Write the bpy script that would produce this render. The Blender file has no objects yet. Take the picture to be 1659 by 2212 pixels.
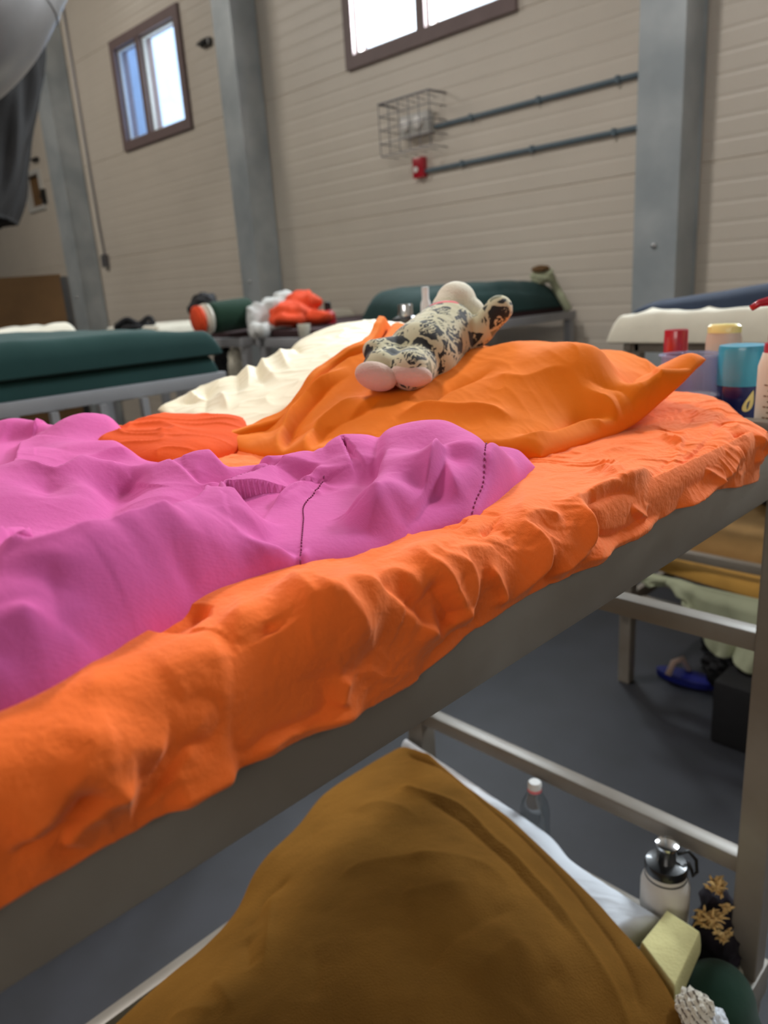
import bpy, bmesh, math, random
import numpy as np
from mathutils import Vector, Matrix
random.seed(7); rng = np.random.default_rng(7)
SC = bpy.context.scene
C = SC.collection
# ------------------------------------------------------------------ camera
EYE = 1.75
F_PX, YAW, PITCH, ROLL = 1631.5, -0.802456, 0.288688, -0.067052
CX, CY = 829.5, 1106.0
_F = np.array([math.sin(YAW)*math.cos(PITCH), math.cos(YAW)*math.cos(PITCH), -math.sin(PITCH)])
_r = np.array([math.cos(YAW), -math.sin(YAW), 0.0]); _u = np.cross(_r, _F)
_c, _s = math.cos(ROLL), math.sin(ROLL)
CAM = np.array([_c*_r+_s*_u, -_s*_r+_c*_u, _F])
cd = bpy.data.cameras.new('camera'); cam = bpy.data.objects.new('camera', cd); C.objects.link(cam)
cam.matrix_world = Matrix([[*[CAM[0][i], CAM[1][i], -CAM[2][i]], (0, 0, EYE)[i]] for i in range(3)] + [[0, 0, 0, 1]])
cd.sensor_fit = 'VERTICAL'; cd.sensor_height = 36; cd.lens = 36*F_PX/2212; cd.clip_start = .02; cd.clip_end = 200
cd.dof.use_dof = True; cd.dof.focus_distance = .72; cd.dof.aperture_fstop = 5.6
SC.camera = cam
SC.view_settings.view_transform = 'Standard'; SC.view_settings.look = 'None'
SC.view_settings.gamma = 1; SC.view_settings.use_curve_mapping = False
SC.view_settings.exposure = 0.55
# ------------------------------------------------------------------ world and lights
wd = bpy.data.worlds.new('sky'); SC.world = wd; wd.use_nodes = True
bg = wd.node_tree.nodes['Background']; bg.inputs[0].default_value = (.75, .87, 1, 1); bg.inputs[1].default_value = 2.6
def area(name, loc, aim, sx, sy, power, col=(1, 1, 1), spread=180):
    l = bpy.data.lights.new(name, 'AREA'); l.shape = 'RECTANGLE'; l.size = sx; l.size_y = sy; l.energy = power; l.color = col
    l.spread = math.radians(spread)
    o = bpy.data.objects.new(name, l); C.objects.link(o); o.location = loc
    d = Vector(aim)-Vector(loc); o.rotation_euler = d.to_track_quat('-Z', 'Y').to_euler()
    return o
WIN_X = [(-5.24, -3.50), (-9.25, -7.72), (-1.1, .65), (3.1, 4.85)]
DAY = (.93, .97, 1)
for i, (a, b) in enumerate(WIN_X):
    if i == 1: continue
    area('window_daylight', ((a+b)/2, 5.10, EYE+2.40), ((a+b)/2, 0, EYE+2.40), b-a-.12, 1.10, (230, 0, 300, 60)[i], DAY)
area('window_daylight', (-8.0, 5.3, EYE+3.9), (-6.5, 3.0, EYE+.5), 1.4, .8, 60, DAY)
area('overhead_fill_light', (-3.0, 1.2, EYE+3.6), (-.9, .5, 0), .7, .4, 80, (1, .96, .92))  # unseen overhead light added to shade the folds; no lamp fixture is modelled
area('overhead_fill_light', (-9.2, .8, EYE+4.0), (-8.6, 3.5, 0), 2.5, 1.2, 75, (1, .93, .84))  # second unseen overhead light, added to brighten the left area
area('front_fill_light', (1.5, -5.8, EYE+2.0), (-.8, .6, EYE-.3), 4.5, 1.6, 78, (1, .94, .88))  # unseen fill added behind the camera; the front wall has no window
# ------------------------------------------------------------------ picture helpers: a pixel on a world plane -> point
def ray(x, y): return CAM.T @ np.array([(x-CX)/F_PX, -(y-CY)/F_PX, 1.0])
def onz(x, y, z):
    d = ray(x, y); p = d*z/d[2]; return np.array([p[0], p[1], z])
def ony(x, y, v):
    d = ray(x, y); return d*v/d[1]
def onx(x, y, v):
    d = ray(x, y); return d*v/d[0]
def dep(x, y, d): return ray(x, y)*d
def up(p): return Vector((p[0], p[1], p[2]+EYE))
# ------------------------------------------------------------------ materials
def lin(r, g, b):
    f = lambda c: (c/255/12.92 if c/255 <= .04045 else ((c/255+.055)/1.055)**2.4)
    return (f(r), f(g), f(b), 1)
def mat(name, rgb, rough=.6, metal=0, var=.0, vscale=8, bump=0, bscale=60, sheen=0, spec=.5, coat=0, rgb2=None, trans=0, alpha=1, stretch=None, weave=0, sheen_rough=.5, sheen_tint=None):
    m = bpy.data.materials.new(name); m.use_nodes = True; nt = m.node_tree; N = nt.nodes; L = nt.links
    b = N['Principled BSDF']; base = lin(*rgb)
    b.inputs['Base Color'].default_value = base; b.inputs['Roughness'].default_value = rough; b.inputs['Metallic'].default_value = metal
    b.inputs['Specular IOR Level'].default_value = spec; b.inputs['Sheen Weight'].default_value = sheen; b.inputs['Sheen Roughness'].default_value = sheen_rough
    if sheen_tint: b.inputs['Sheen Tint'].default_value = lin(*sheen_tint)
    b.inputs['Coat Weight'].default_value = coat; b.inputs['Transmission Weight'].default_value = trans; b.inputs['Alpha'].default_value = alpha
    tc = N.new('ShaderNodeTexCoord'); src = tc.outputs['Object']
    if stretch:
        mp = N.new('ShaderNodeMapping'); mp.inputs['Scale'].default_value = stretch; L.new(src, mp.inputs[0]); src = mp.outputs[0]
    if var or rgb2:
        n = N.new('ShaderNodeTexNoise'); n.inputs['Scale'].default_value = vscale; n.inputs['Detail'].default_value = 6; L.new(src, n.inputs[0])
        r = N.new('ShaderNodeValToRGB'); r.color_ramp.elements[0].position = .35; r.color_ramp.elements[1].position = .65
        r.color_ramp.elements[0].color = base if rgb2 else tuple(c*(1-var) for c in base[:3])+(1,)
        r.color_ramp.elements[1].color = lin(*rgb2) if rgb2 else tuple(min(1, c*(1+var)) for c in base[:3])+(1,)
        L.new(n.outputs[0], r.inputs[0]); L.new(r.outputs[0], b.inputs['Base Color'])
    nrm = None
    if weave:
        for ax, k in (('X', 0), ('Y', 1)):
            w = N.new('ShaderNodeTexWave'); w.bands_direction = ax; w.inputs['Scale'].default_value = weave; w.inputs['Distortion'].default_value = 1.2
            w.inputs['Detail'].default_value = 1; L.new(src, w.inputs[0])
            bp = N.new('ShaderNodeBump'); bp.inputs['Strength'].default_value = .05; bp.inputs['Distance'].default_value = .0005
            L.new(w.outputs['Fac'], bp.inputs['Height'])
            if nrm: L.new(nrm, bp.inputs['Normal'])
            nrm = bp.outputs[0]
    if bump:
        n = N.new('ShaderNodeTexNoise'); n.inputs['Scale'].default_value = bscale; n.inputs['Detail'].default_value = 5; L.new(src, n.inputs[0])
        bp = N.new('ShaderNodeBump'); bp.inputs['Strength'].default_value = bump; bp.inputs['Distance'].default_value = .004
        L.new(n.outputs[0], bp.inputs['Height'])
        if nrm: L.new(nrm, bp.inputs['Normal'])
        nrm = bp.outputs[0]
    if nrm: L.new(nrm, b.inputs['Normal'])
    return m
M = {}
M['pink'] = mat('pink_cotton', (207, 90, 154), .85, var=.06, vscale=9, bump=.12, bscale=190, sheen=.10, spec=.2, weave=260, sheen_tint=(255, 190, 230))
M['orange'] = mat('orange_cotton_sheet', (250, 112, 38), .85, var=.05, vscale=14, bump=.28, bscale=170, sheen=.35, spec=.2, weave=230, sheen_tint=(255, 200, 160))
M['case'] = mat('amber_orange_pillowcase', (230, 114, 6), .85, var=.04, vscale=12, bump=.10, bscale=90, sheen=.06, spec=.2, sheen_tint=(255, 210, 150))
M['dorange'] = mat('deep_orange_cloth', (222, 78, 8), .85, var=.06, bump=.2, bscale=90, sheen=.0, spec=.2)
M['cream'] = mat('cream_satin', (240, 226, 190), .5, var=.03, bump=.1, bscale=40, sheen=.2, spec=.4)
M['brown'] = mat('golden_brown_fleece', (114, 78, 30), .95, var=.14, vscale=6, bump=.6, bscale=300, sheen=.5, spec=.1, sheen_tint=(220, 150, 60))
M['rail'] = mat('grey_painted_steel', (128, 117, 104), .38, metal=.1, rgb2=(148, 140, 129), vscale=5, bump=.06, bscale=12, spec=.5)
M['railb'] = mat('bluish_painted_steel', (146, 146, 148), .38, metal=.15, var=.08, vscale=6, bump=.05, bscale=20)
M['col'] = mat('galvanised_steel', (186, 192, 194), .40, metal=.2, rgb2=(158, 166, 170), vscale=2.5, bump=.12, bscale=14)
M['frame'] = mat('window_frame_brown', (118, 100, 98), .55, var=.05)
M['wfoam'] = mat('white_sheet', (226, 230, 236), .8, bump=.15, bscale=30)
M['yfoam'] = mat('pale_yellow_foam', (222, 212, 150), .9, var=.05, bump=.3, bscale=200)
M['green'] = mat('dark_green_blanket', (28, 58, 55), .85, var=.08, vscale=5, bump=.15, bscale=30, sheen=.08, spec=.2)
M['green2'] = mat('bottle_green_cloth', (28, 54, 40), .9, var=.06, bump=.2, bscale=60, sheen=.1, spec=.2)
M['navy'] = mat('navy_blanket', (44, 54, 72), .85, var=.1, bump=.2, bscale=30, sheen=.1, spec=.2)
M['wcloth'] = mat('off_white_cloth', (214, 208, 190), .85, var=.05, bump=.3, bscale=25, sheen=.1)
M['tan'] = mat('tan_blanket', (178, 138, 84), .9, var=.1, bump=.3, bscale=40)
M['yel'] = mat('mustard_blanket', (176, 132, 58), .9, var=.1, bump=.3, bscale=40)
M['sage'] = mat('pale_sage_sheet', (176, 180, 150), .9, var=.06, bump=.3, bscale=30)
M['black'] = mat('black_fabric', (16, 15, 18), .8, var=.2, bump=.3, bscale=40)
M['blackp'] = mat('black_plastic', (14, 15, 18), .35, coat=.3)
M['chrome'] = mat('polished_steel', (215, 215, 215), .12, metal=1, bump=.02, bscale=20)
M['white_enamel'] = mat('white_powder_coat', (214, 208, 200), .5, bump=.03, bscale=200)
M['white_p'] = mat('white_plastic', (236, 232, 226), .4, coat=.2)
M['red'] = mat('crimson_plastic', (176, 20, 40), .3, coat=.5)
M['cyan'] = mat('cyan_plastic', (60, 168, 200), .3, coat=.3, trans=.15)
M['blue'] = mat('dark_blue_glossy_can', (18, 30, 96), .22, coat=.6, metal=.3)
M['pyel'] = mat('pale_yellow_plastic', (240, 222, 140), .35, coat=.3)
M['ppink'] = mat('pale_pink_translucent_plastic', (238, 214, 190), .35, trans=.35)
M['clear'] = mat('clear_plastic', (228, 232, 244), .08, trans=.92, alpha=1)
M['clear'].node_tree.nodes['Principled BSDF'].inputs['IOR'].default_value = 1.12
M['tub'] = mat('frosted_clear_plastic', (206, 210, 232), .25, trans=.75); M['tub'].node_tree.nodes['Principled BSDF'].inputs['IOR'].default_value = 1.1
M['pad'] = mat('beige_pink_plush', (204, 172, 154), .9, var=.04, bump=.4, bscale=300, sheen=.4)
M['plush'] = mat('cream_plush', (232, 222, 196), .95, bump=.5, bscale=350, sheen=.5)
M['coral'] = mat('coral_pink_plush', (246, 130, 134), .9, bump=.4, bscale=300)
M['card'] = mat('brown_fibreboard', (110, 80, 46), .85, var=.08, bump=.1, bscale=30)
M['duct'] = mat('brushed_duct_metal', (136, 132, 130), .36, metal=.7, var=.1, vscale=3, bump=.25, bscale=3)
M['tarp'] = mat('dark_duct_fabric', (34, 30, 28), .75, var=.15, bump=.5, bscale=5)
M['bfab'] = mat('orange_quilt', (222, 72, 28), .85, var=.1, bump=.3, bscale=20)
M['grey'] = mat('light_grey_cloth', (190, 190, 186), .85, var=.06, bump=.3, bscale=25)
M['maroon'] = mat('dark_maroon_cloth', (46, 20, 22), .9)
M['dkpurple'] = mat('dark_violet_cloth', (34, 26, 36), .9, var=.3, vscale=30, bump=.5, bscale=40)
M['tuft'] = mat('frayed_tan_fibre', (222, 184, 120), .9, var=.15, vscale=60, bump=.5, bscale=200)
M['sblue'] = mat('royal_blue_rubber', (24, 34, 130), .5)
M['pipe'] = mat('blue_grey_conduit', (96, 112, 122), .4)
M['boxw'] = mat('grey_white_plastic', (196, 194, 188), .5)
M['wire'] = mat('steel_wire', (110, 108, 112), .4, metal=.6)
M['ext'] = mat('pale_blue_cladding', (190, 206, 228), .6, var=.04)
M['thread'] = mat('magenta_thread', (140, 44, 96), .8)
M['concrete'] = mat('roof_sheet', (150, 150, 150), .7)

# ribbed wall panel: steel sandwich panels, ribs are geometry, colour is a cream paint
M['wall'] = mat('cream_wall_panel', (208, 198, 184), .42, var=.03, vscale=1.5, bump=.04, bscale=3, spec=.5)
# carpet
def carpet():
    m = mat('blue_grey_vinyl_floor', (32, 33, 38), .55, rgb2=(40, 41, 48), vscale=5, bump=.25, bscale=220, spec=.6); return m
M['floor'] = carpet()
def money():
    m = bpy.data.materials.new('banknote_print_fabric'); m.use_nodes = True; nt = m.node_tree; N = nt.nodes; L = nt.links
    b = N['Principled BSDF']; b.inputs['Roughness'].default_value = .8; b.inputs['Sheen Weight'].default_value = .15
    tc = N.new('ShaderNodeTexCoord'); mp = N.new('ShaderNodeMapping'); mp.inputs['Scale'].default_value = (1, 1, 1); L.new(tc.outputs['Object'], mp.inputs[0])
    nz = N.new('ShaderNodeTexNoise'); nz.inputs['Scale'].default_value = 22; nz.inputs['Detail'].default_value = 3; L.new(mp.outputs[0], nz.inputs[0])
    mx = N.new('ShaderNodeVectorMath'); mx.operation = 'MULTIPLY_ADD'; mx.inputs[1].default_value = (.035, .035, .035); L.new(nz.outputs['Color'], mx.inputs[0]); L.new(mp.outputs[0], mx.inputs[2])
    v = N.new('ShaderNodeTexVoronoi'); v.feature = 'DISTANCE_TO_EDGE'; v.inputs['Scale'].default_value = 27; L.new(mx.outputs[0], v.inputs['Vector'])
    v2 = N.new('ShaderNodeTexVoronoi'); v2.inputs['Scale'].default_value = 27; L.new(mx.outputs[0], v2.inputs['Vector'])
    w = N.new('ShaderNodeTexWave'); w.inputs['Scale'].default_value = 46; w.inputs['Distortion'].default_value = 7; w.inputs['Detail Scale'].default_value = 3; L.new(mx.outputs[0], w.inputs[0])
    n2 = N.new('ShaderNodeTexNoise'); n2.inputs['Scale'].default_value = 30; n2.inputs['Detail'].default_value = 4; L.new(mp.outputs[0], n2.inputs[0])
    def ramp(src, stops):
        r = N.new('ShaderNodeValToRGB'); r.color_ramp.interpolation = 'CONSTANT' if len(stops) > 2 else 'LINEAR'
        e = r.color_ramp.elements
        while len(e) < len(stops): e.new(.5)
        for k, (p, c) in enumerate(stops): e[k].position = p; e[k].color = c
        L.new(src, r.inputs[0]); return r.outputs[0]
    cr, dk, gn = lin(194, 184, 148), lin(24, 24, 20), lin(118, 116, 84)
    sep = N.new('ShaderNodeSeparateColor'); L.new(v2.outputs['Color'], sep.inputs[0])
    cell = ramp(sep.outputs[0], [(0, cr), (.22, dk), (.50, gn), (.64, cr), (.78, dk)])
    lines = ramp(w.outputs['Fac'], [(.4, dk), (.52, cr)])
    msk = ramp(n2.outputs[0], [(.45, (0, 0, 0, 1)), (.48, (1, 1, 1, 1))])
    m1 = N.new('ShaderNodeMix'); m1.data_type = 'RGBA'; L.new(msk, m1.inputs[0]); L.new(cell, m1.inputs[6]); L.new(lines, m1.inputs[7])
    edge = ramp(v.outputs['Distance'], [(.05, (1, 1, 1, 1)), (.07, (0, 0, 0, 1))])
    m2 = N.new('ShaderNodeMix'); m2.data_type = 'RGBA'; L.new(edge, m2.inputs[0]); L.new(m1.outputs[2], m2.inputs[6]); m2.inputs[7].default_value = cr
    L.new(m2.outputs[2], b.inputs['Base Color'])
    return m
M['money'] = money()
def printed():
    m = mat('printed_paper', (226, 218, 204), .8); nt = m.node_tree; N = nt.nodes; L = nt.links; b = N['Principled BSDF']
    tc = N.new('ShaderNodeTexCoord'); w = N.new('ShaderNodeTexWave'); w.bands_direction = 'DIAGONAL'; w.inputs['Scale'].default_value = 38; w.inputs['Distortion'].default_value = 1.5
    L.new(tc.outputs['Object'], w.inputs[0]); n = N.new('ShaderNodeTexNoise'); n.inputs['Scale'].default_value = 160; L.new(tc.outputs['Object'], n.inputs[0])
    mu = N.new('ShaderNodeMath'); mu.operation = 'MULTIPLY'; L.new(w.outputs['Fac'], mu.inputs[0]); L.new(n.outputs[0], mu.inputs[1])
    r = N.new('ShaderNodeValToRGB'); r.color_ramp.elements[0].position = .40; r.color_ramp.elements[1].position = .50
    r.color_ramp.elements[0].color = lin(228, 220, 204); r.color_ramp.elements[1].color = lin(110, 96, 84); L.new(mu.outputs[0], r.inputs[0]); L.new(r.outputs[0], b.inputs['Base Color'])
    return m
M['print'] = printed()
def glassm(name, tint, ior=.06):
    m = bpy.data.materials.new(name); m.use_nodes = True; nt = m.node_tree; N = nt.nodes; L = nt.links
    N.remove(N['Principled BSDF']); t = N.new('ShaderNodeBsdfTransparent'); t.inputs[0].default_value = tint
    g = N.new('ShaderNodeBsdfGlossy'); g.inputs['Roughness'].default_value = .05; mx = N.new('ShaderNodeMixShader'); mx.inputs[0].default_value = ior
    L.new(t.outputs[0], mx.inputs[1]); L.new(g.outputs[0], mx.inputs[2]); L.new(mx.outputs[0], N['Material Output'].inputs[0]); return m
M['clear'] = glassm('thin_clear_plastic', (.80, .83, .84, 1), .16)
M['glass'] = glassm('window_glass', (.93, .96, .98, 1))
M['frost'] = glassm('blue_tinted_glass', (.70, .80, .95, 1), .1)

# ------------------------------------------------------------------ mesh helpers
def link(name, verts, faces, m, parent=None, smooth=True):
    me = bpy.data.meshes.new(name)
    if isinstance(verts, np.ndarray): verts = verts.tolist()
    me.from_pydata(verts, [], faces); me.update()
    if smooth: me.polygons.foreach_set('use_smooth', [True]*len(me.polygons))
    if m: me.materials.append(m)
    o = bpy.data.objects.new(name, me); C.objects.link(o)
    if parent:
        o.parent = parent; o.matrix_parent_inverse = Matrix.Translation(-Vector(parent.location))
    return o
def tag(o, label, cat, group=None, kind=None):
    o['label'] = label; o['category'] = cat
    if group: o['group'] = group
    if kind: o['kind'] = kind
    return o
def struct(o): o['kind'] = 'structure'; return o
def empty(name, loc, label, cat, group=None):
    o = bpy.data.objects.new(name, None); o.location = loc; o.empty_display_size = .05; C.objects.link(o)
    return tag(o, label, cat, group)
class MB:
    def __init__(s): s.v = []; s.f = []
    def box(s, a, b, bev=0):
        x0, y0, z0 = a; x1, y1, z1 = b
        if bev:
            bm = bmesh.new(); bmesh.ops.create_cube(bm, size=1)
            bmesh.ops.scale(bm, vec=(x1-x0, y1-y0, z1-z0), verts=bm.verts)
            bmesh.ops.bevel(bm, geom=list(bm.edges), offset=bev, segments=2, profile=.6, affect='EDGES')
            bmesh.ops.translate(bm, vec=((x0+x1)/2, (y0+y1)/2, (z0+z1)/2), verts=bm.verts)
            s.bm(bm); return s
        k = len(s.v); s.v += [(x, y, z) for z in (z0, z1) for y in (y0, y1) for x in (x0, x1)]
        s.f += [[k+i for i in q] for q in ((0, 2, 3, 1), (4, 5, 7, 6), (0, 1, 5, 4), (2, 6, 7, 3), (0, 4, 6, 2), (1, 3, 7, 5))]; return s
    def bm(s, bm, mtx=None):
        k = len(s.v); bm.verts.index_update()
        s.v += [tuple((mtx @ v.co) if mtx else v.co) for v in bm.verts]; s.f += [[k+v.index for v in f.verts] for f in bm.faces]; bm.free(); return s
    def tube(s, pts, r, n=10, cap=True):
        pts = [Vector(p) for p in pts]; k = len(s.v); rr = r if isinstance(r, (list, tuple)) else [r]*len(pts)
        t0 = (pts[1]-pts[0]).normalized(); nrm = t0.orthogonal().normalized()
        for i, p in enumerate(pts):
            t = (pts[min(i+1, len(pts)-1)]-pts[max(i-1, 0)]).normalized()
            nrm = (nrm-t*nrm.dot(t)).normalized(); bi = t.cross(nrm)
            for j in range(n):
                a = 2*math.pi*j/n; s.v.append(tuple(p+(nrm*math.cos(a)+bi*math.sin(a))*rr[i]))
        for i in range(len(pts)-1):
            for j in range(n):
                s.f.append([k+i*n+j, k+i*n+(j+1) % n, k+(i+1)*n+(j+1) % n, k+(i+1)*n+j])
        if cap: s.f.append([k+j for j in range(n)][::-1]); s.f.append([k+(len(pts)-1)*n+j for j in range(n)])
        return s
    def lathe(s, prof, n=32, o=(0, 0, 0), axis=None, sx=1, sy=1):
        k = len(s.v); R = axis.to_track_quat('Z', 'Y').to_matrix() if axis else Matrix.Identity(3)
        for r, z in prof:
            for j in range(n):
                a = 2*math.pi*j/n; s.v.append(tuple(R @ Vector((r*sx*math.cos(a), r*sy*math.sin(a), z))+Vector(o)))
        for i in range(len(prof)-1):
            for j in range(n): s.f.append([k+i*n+j, k+i*n+(j+1) % n, k+(i+1)*n+(j+1) % n, k+(i+1)*n+j])
        s.f.append([k+j for j in range(n)][::-1]); s.f.append([k+(len(prof)-1)*n+j for j in range(n)]); return s
    def build(s, name, m, parent=None, smooth=False, auto=False):
        o = link(name, s.v, s.f, m, parent, smooth)
        if auto: o.data.shade_smooth() if False else None; sharp(o)
        return o
def sharp(o, ang=40):
    me = o.data; bm = bmesh.new(); bm.from_mesh(me)
    for f in bm.faces: f.smooth = True
    for e in bm.edges:
        if len(e.link_faces) == 2 and e.calc_face_angle(0) > math.radians(ang): e.smooth = False
    bm.to_mesh(me); bm.free()
# ---- numpy noise
_T = rng.random((256, 256))
def vnoise(x, y):
    xi = np.floor(x).astype(int); yi = np.floor(y).astype(int); fx = x-xi; fy = y-yi
    fx = fx*fx*fx*(fx*(fx*6-15)+10); fy = fy*fy*fy*(fy*(fy*6-15)+10)
    g = lambda a, b: _T[a % 256, b % 256]
    return (g(xi, yi)*(1-fx)+g(xi+1, yi)*fx)*(1-fy)+(g(xi, yi+1)*(1-fx)+g(xi+1, yi+1)*fx)*fy
def fbm(x, y, o=4):
    s = 0; a = .5
    for i in range(o): s = s+a*(vnoise(x*2**i+17*i, y*2**i+9*i)-.5)*2; a *= .5
    return s
def ridged(x, y, o=3):
    s = 0; a = .6
    for i in range(o): s = s+a*(1-np.abs(vnoise(x*2**i+31*i, y*2**i+5*i)*2-1)*1.0)**3; a *= .5
    return s
def sstep(a, b, x):
    t = np.clip((x-a)/(b-a), 0, 1); return t*t*(3-2*t)
def spline(P, n):
    P = np.array(P, float); k = len(P)
    if k == 2: return P[0]+(P[1]-P[0])*np.linspace(0, 1, n)[:, None]
    d = np.r_[0, np.cumsum(np.maximum(np.linalg.norm(np.diff(P, axis=0), axis=1), 1e-6))]; t = np.linspace(0, d[-1], n)
    m = np.zeros_like(P)
    m[1:-1] = (P[2:]-P[:-2])/(d[2:]-d[:-2])[:, None]; m[0] = (P[1]-P[0])/(d[1]-d[0]); m[-1] = (P[-1]-P[-2])/(d[-1]-d[-2])
    i = np.clip(np.searchsorted(d, t, side='right')-1, 0, k-2); h = (d[i+1]-d[i])[:, None]; s = ((t-d[i])[:, None])/h
    return (2*s**3-3*s**2+1)*P[i]+(s**3-2*s**2+s)*h*m[i]+(-2*s**3+3*s**2)*P[i+1]+(s**3-s**2)*h*m[i+1]
def polydist(X, Y, L):
    """distance to a polyline, signed side, position 0..1 along it"""
    best = np.full(X.shape, 1e9); side = np.zeros(X.shape); tt = np.zeros(X.shape)
    seg = np.linalg.norm(np.diff(L, axis=0), axis=1); cum = np.r_[0, np.cumsum(seg)]; tot = cum[-1]
    for i in range(len(L)-1):
        a, b = L[i], L[i+1]; d = b-a; l2 = d@d+1e-12
        t = np.clip(((X-a[0])*d[0]+(Y-a[1])*d[1])/l2, 0, 1)
        ex = X-a[0]-t*d[0]; ey = Y-a[1]-t*d[1]; q = np.hypot(ex, ey); m = q < best
        best = np.where(m, q, best); side = np.where(m, np.sign(d[0]*ey-d[1]*ex), side); tt = np.where(m, (cum[i]+t*seg[i])/tot, tt)
    return best, side, tt
def crease(X, Y, L, h, w1, w2=None, taper=.25, sh=1.5):
    """a fold line: rises to h at the polyline, falls off over w1 on the left of it and w2 on the right"""
    w2 = w2 or w1; L = np.array(L, float)[:, :2]
    if len(L) > 2: L = spline(L, len(L)*4)
    box = 4*max(w1, w2); lo = L.min(0)-box; hi = L.max(0)+box
    m = (X > lo[0]) & (X < hi[0]) & (Y > lo[1]) & (Y < hi[1]); out = np.zeros(X.shape)
    if not m.any(): return out
    d, s, t = polydist(X[m], Y[m], L)
    w = np.where(s > 0, w1, w2); k = np.clip(1-d/(4*max(w1, w2)), 0, 1)
    tp = np.minimum(1, np.minimum(t, 1-t)/taper); tp = tp*tp*(3-2*tp)
    r = .0025
    out[m] = h*tp*k*np.exp(-(np.sqrt(d*d+r*r)-r)/(w*1.3))
    return out
def step(X, Y, L, h, w=.008, reach=.09, taper=.12):
    """an overlap: on the left of the line the surface drops by h within w, then climbs back over reach"""
    L = np.array(L, float)[:, :2]
    if len(L) > 2: L = spline(L, len(L)*4)
    box = 3*reach; lo = L.min(0)-box; hi = L.max(0)+box
    m = (X > lo[0]) & (X < hi[0]) & (Y > lo[1]) & (Y < hi[1]); out = np.zeros(X.shape)
    if not m.any(): return out
    d, s, t = polydist(X[m], Y[m], L)
    tp = np.clip(np.minimum(t, 1-t)/taper, 0, 1); tp = tp*tp*(3-2*tp)
    far = -h*(1-np.exp(-(d/w)**2))*np.exp(-(d/reach)**1.5); near = h*.25*np.exp(-d/(w*2.5))
    out[m] = tp*np.where(s > 0, far+h*.25*np.exp(-(d/w)**2), near)
    return out
def onto(fn, pts, hf, lo=-.196, hi=-.05, z0=-.16):
    """walk each sight line down to a height field; returns plan positions"""
    L = []
    for p in pts:
        x, y = fn(*p); d = ray(x, y); zs = np.linspace(hi, lo, 120); X = d[0]*zs/d[2]; Y = d[1]*zs/d[2]
        h = np.clip(hf(X, Y), lo, hi); k = np.argmax(h >= zs); k = k if (h >= zs).any() else len(zs)-1
        L.append((float(X[k]), float(Y[k])))
    return L
class TPS:
    def __init__(s, P, reg=1e-4):
        P = np.array(P, float); s.c = P[:, :2]; n = len(P); K = s.k(s.c, s.c)+reg*np.eye(n)
        A = np.zeros((n+3, n+3)); A[:n, :n] = K; A[:n, n] = 1; A[:n, n+1:] = s.c; A[n:, :n] = A[:n, n:].T
        s.w = np.linalg.solve(A, np.r_[P[:, 2], 0, 0, 0])
    def k(s, a, b):
        r2 = ((a[:, None, :]-b[None])**2).sum(-1)+1e-12; return .5*r2*np.log(r2)
    def __call__(s, X, Y):
        q = np.c_[X.ravel(), Y.ravel()]; out = np.empty(len(q)); n = len(s.c)
        for i in range(0, len(q), 20000):
            z = q[i:i+20000]; out[i:i+20000] = s.k(z, s.c)@s.w[:n]+s.w[n]+z@s.w[n+1:]
        return out.reshape(X.shape)
def coons(b, t, l, r, nu, nv, eu=.0, ev=.0):
    """b,t: bottom/top curves along u; l,r: left/right curves along v"""
    U = np.linspace(0, 1, nu); V = np.linspace(0, 1, nv)
    U = U+(0.5-0.5*np.cos(math.pi*U)-U)*eu; V = V+(0.5-0.5*np.cos(math.pi*V)-V)*ev
    def at(Pl, T):
        q = spline(Pl, 400); x = T*399; i = np.clip(x.astype(int), 0, 398); f = (x-i)[:, None]; return q[i]*(1-f)+q[i+1]*f
    B, Tt, Lf, Rt = at(b, U), at(t, U), at(l, V), at(r, V)
    u = U[None, :, None]; v = V[:, None, None]
    P = (1-v)*B[None]+v*Tt[None]+(1-u)*Lf[:, None]+u*Rt[:, None]-((1-u)*(1-v)*B[0]+u*(1-v)*B[-1]+(1-u)*v*Tt[0]+u*v*Tt[-1])
    return P, np.broadcast_to(U[None], (nv, nu)), np.broadcast_to(V[:, None], (nv, nu))
def gridfaces(nv, nu, k=0):
    i = np.arange(nv-1)[:, None]*nu+np.arange(nu-1)[None]; i = i.ravel()+k
    return np.stack([i, i+1, i+nu+1, i+nu], 1).tolist()
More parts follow.
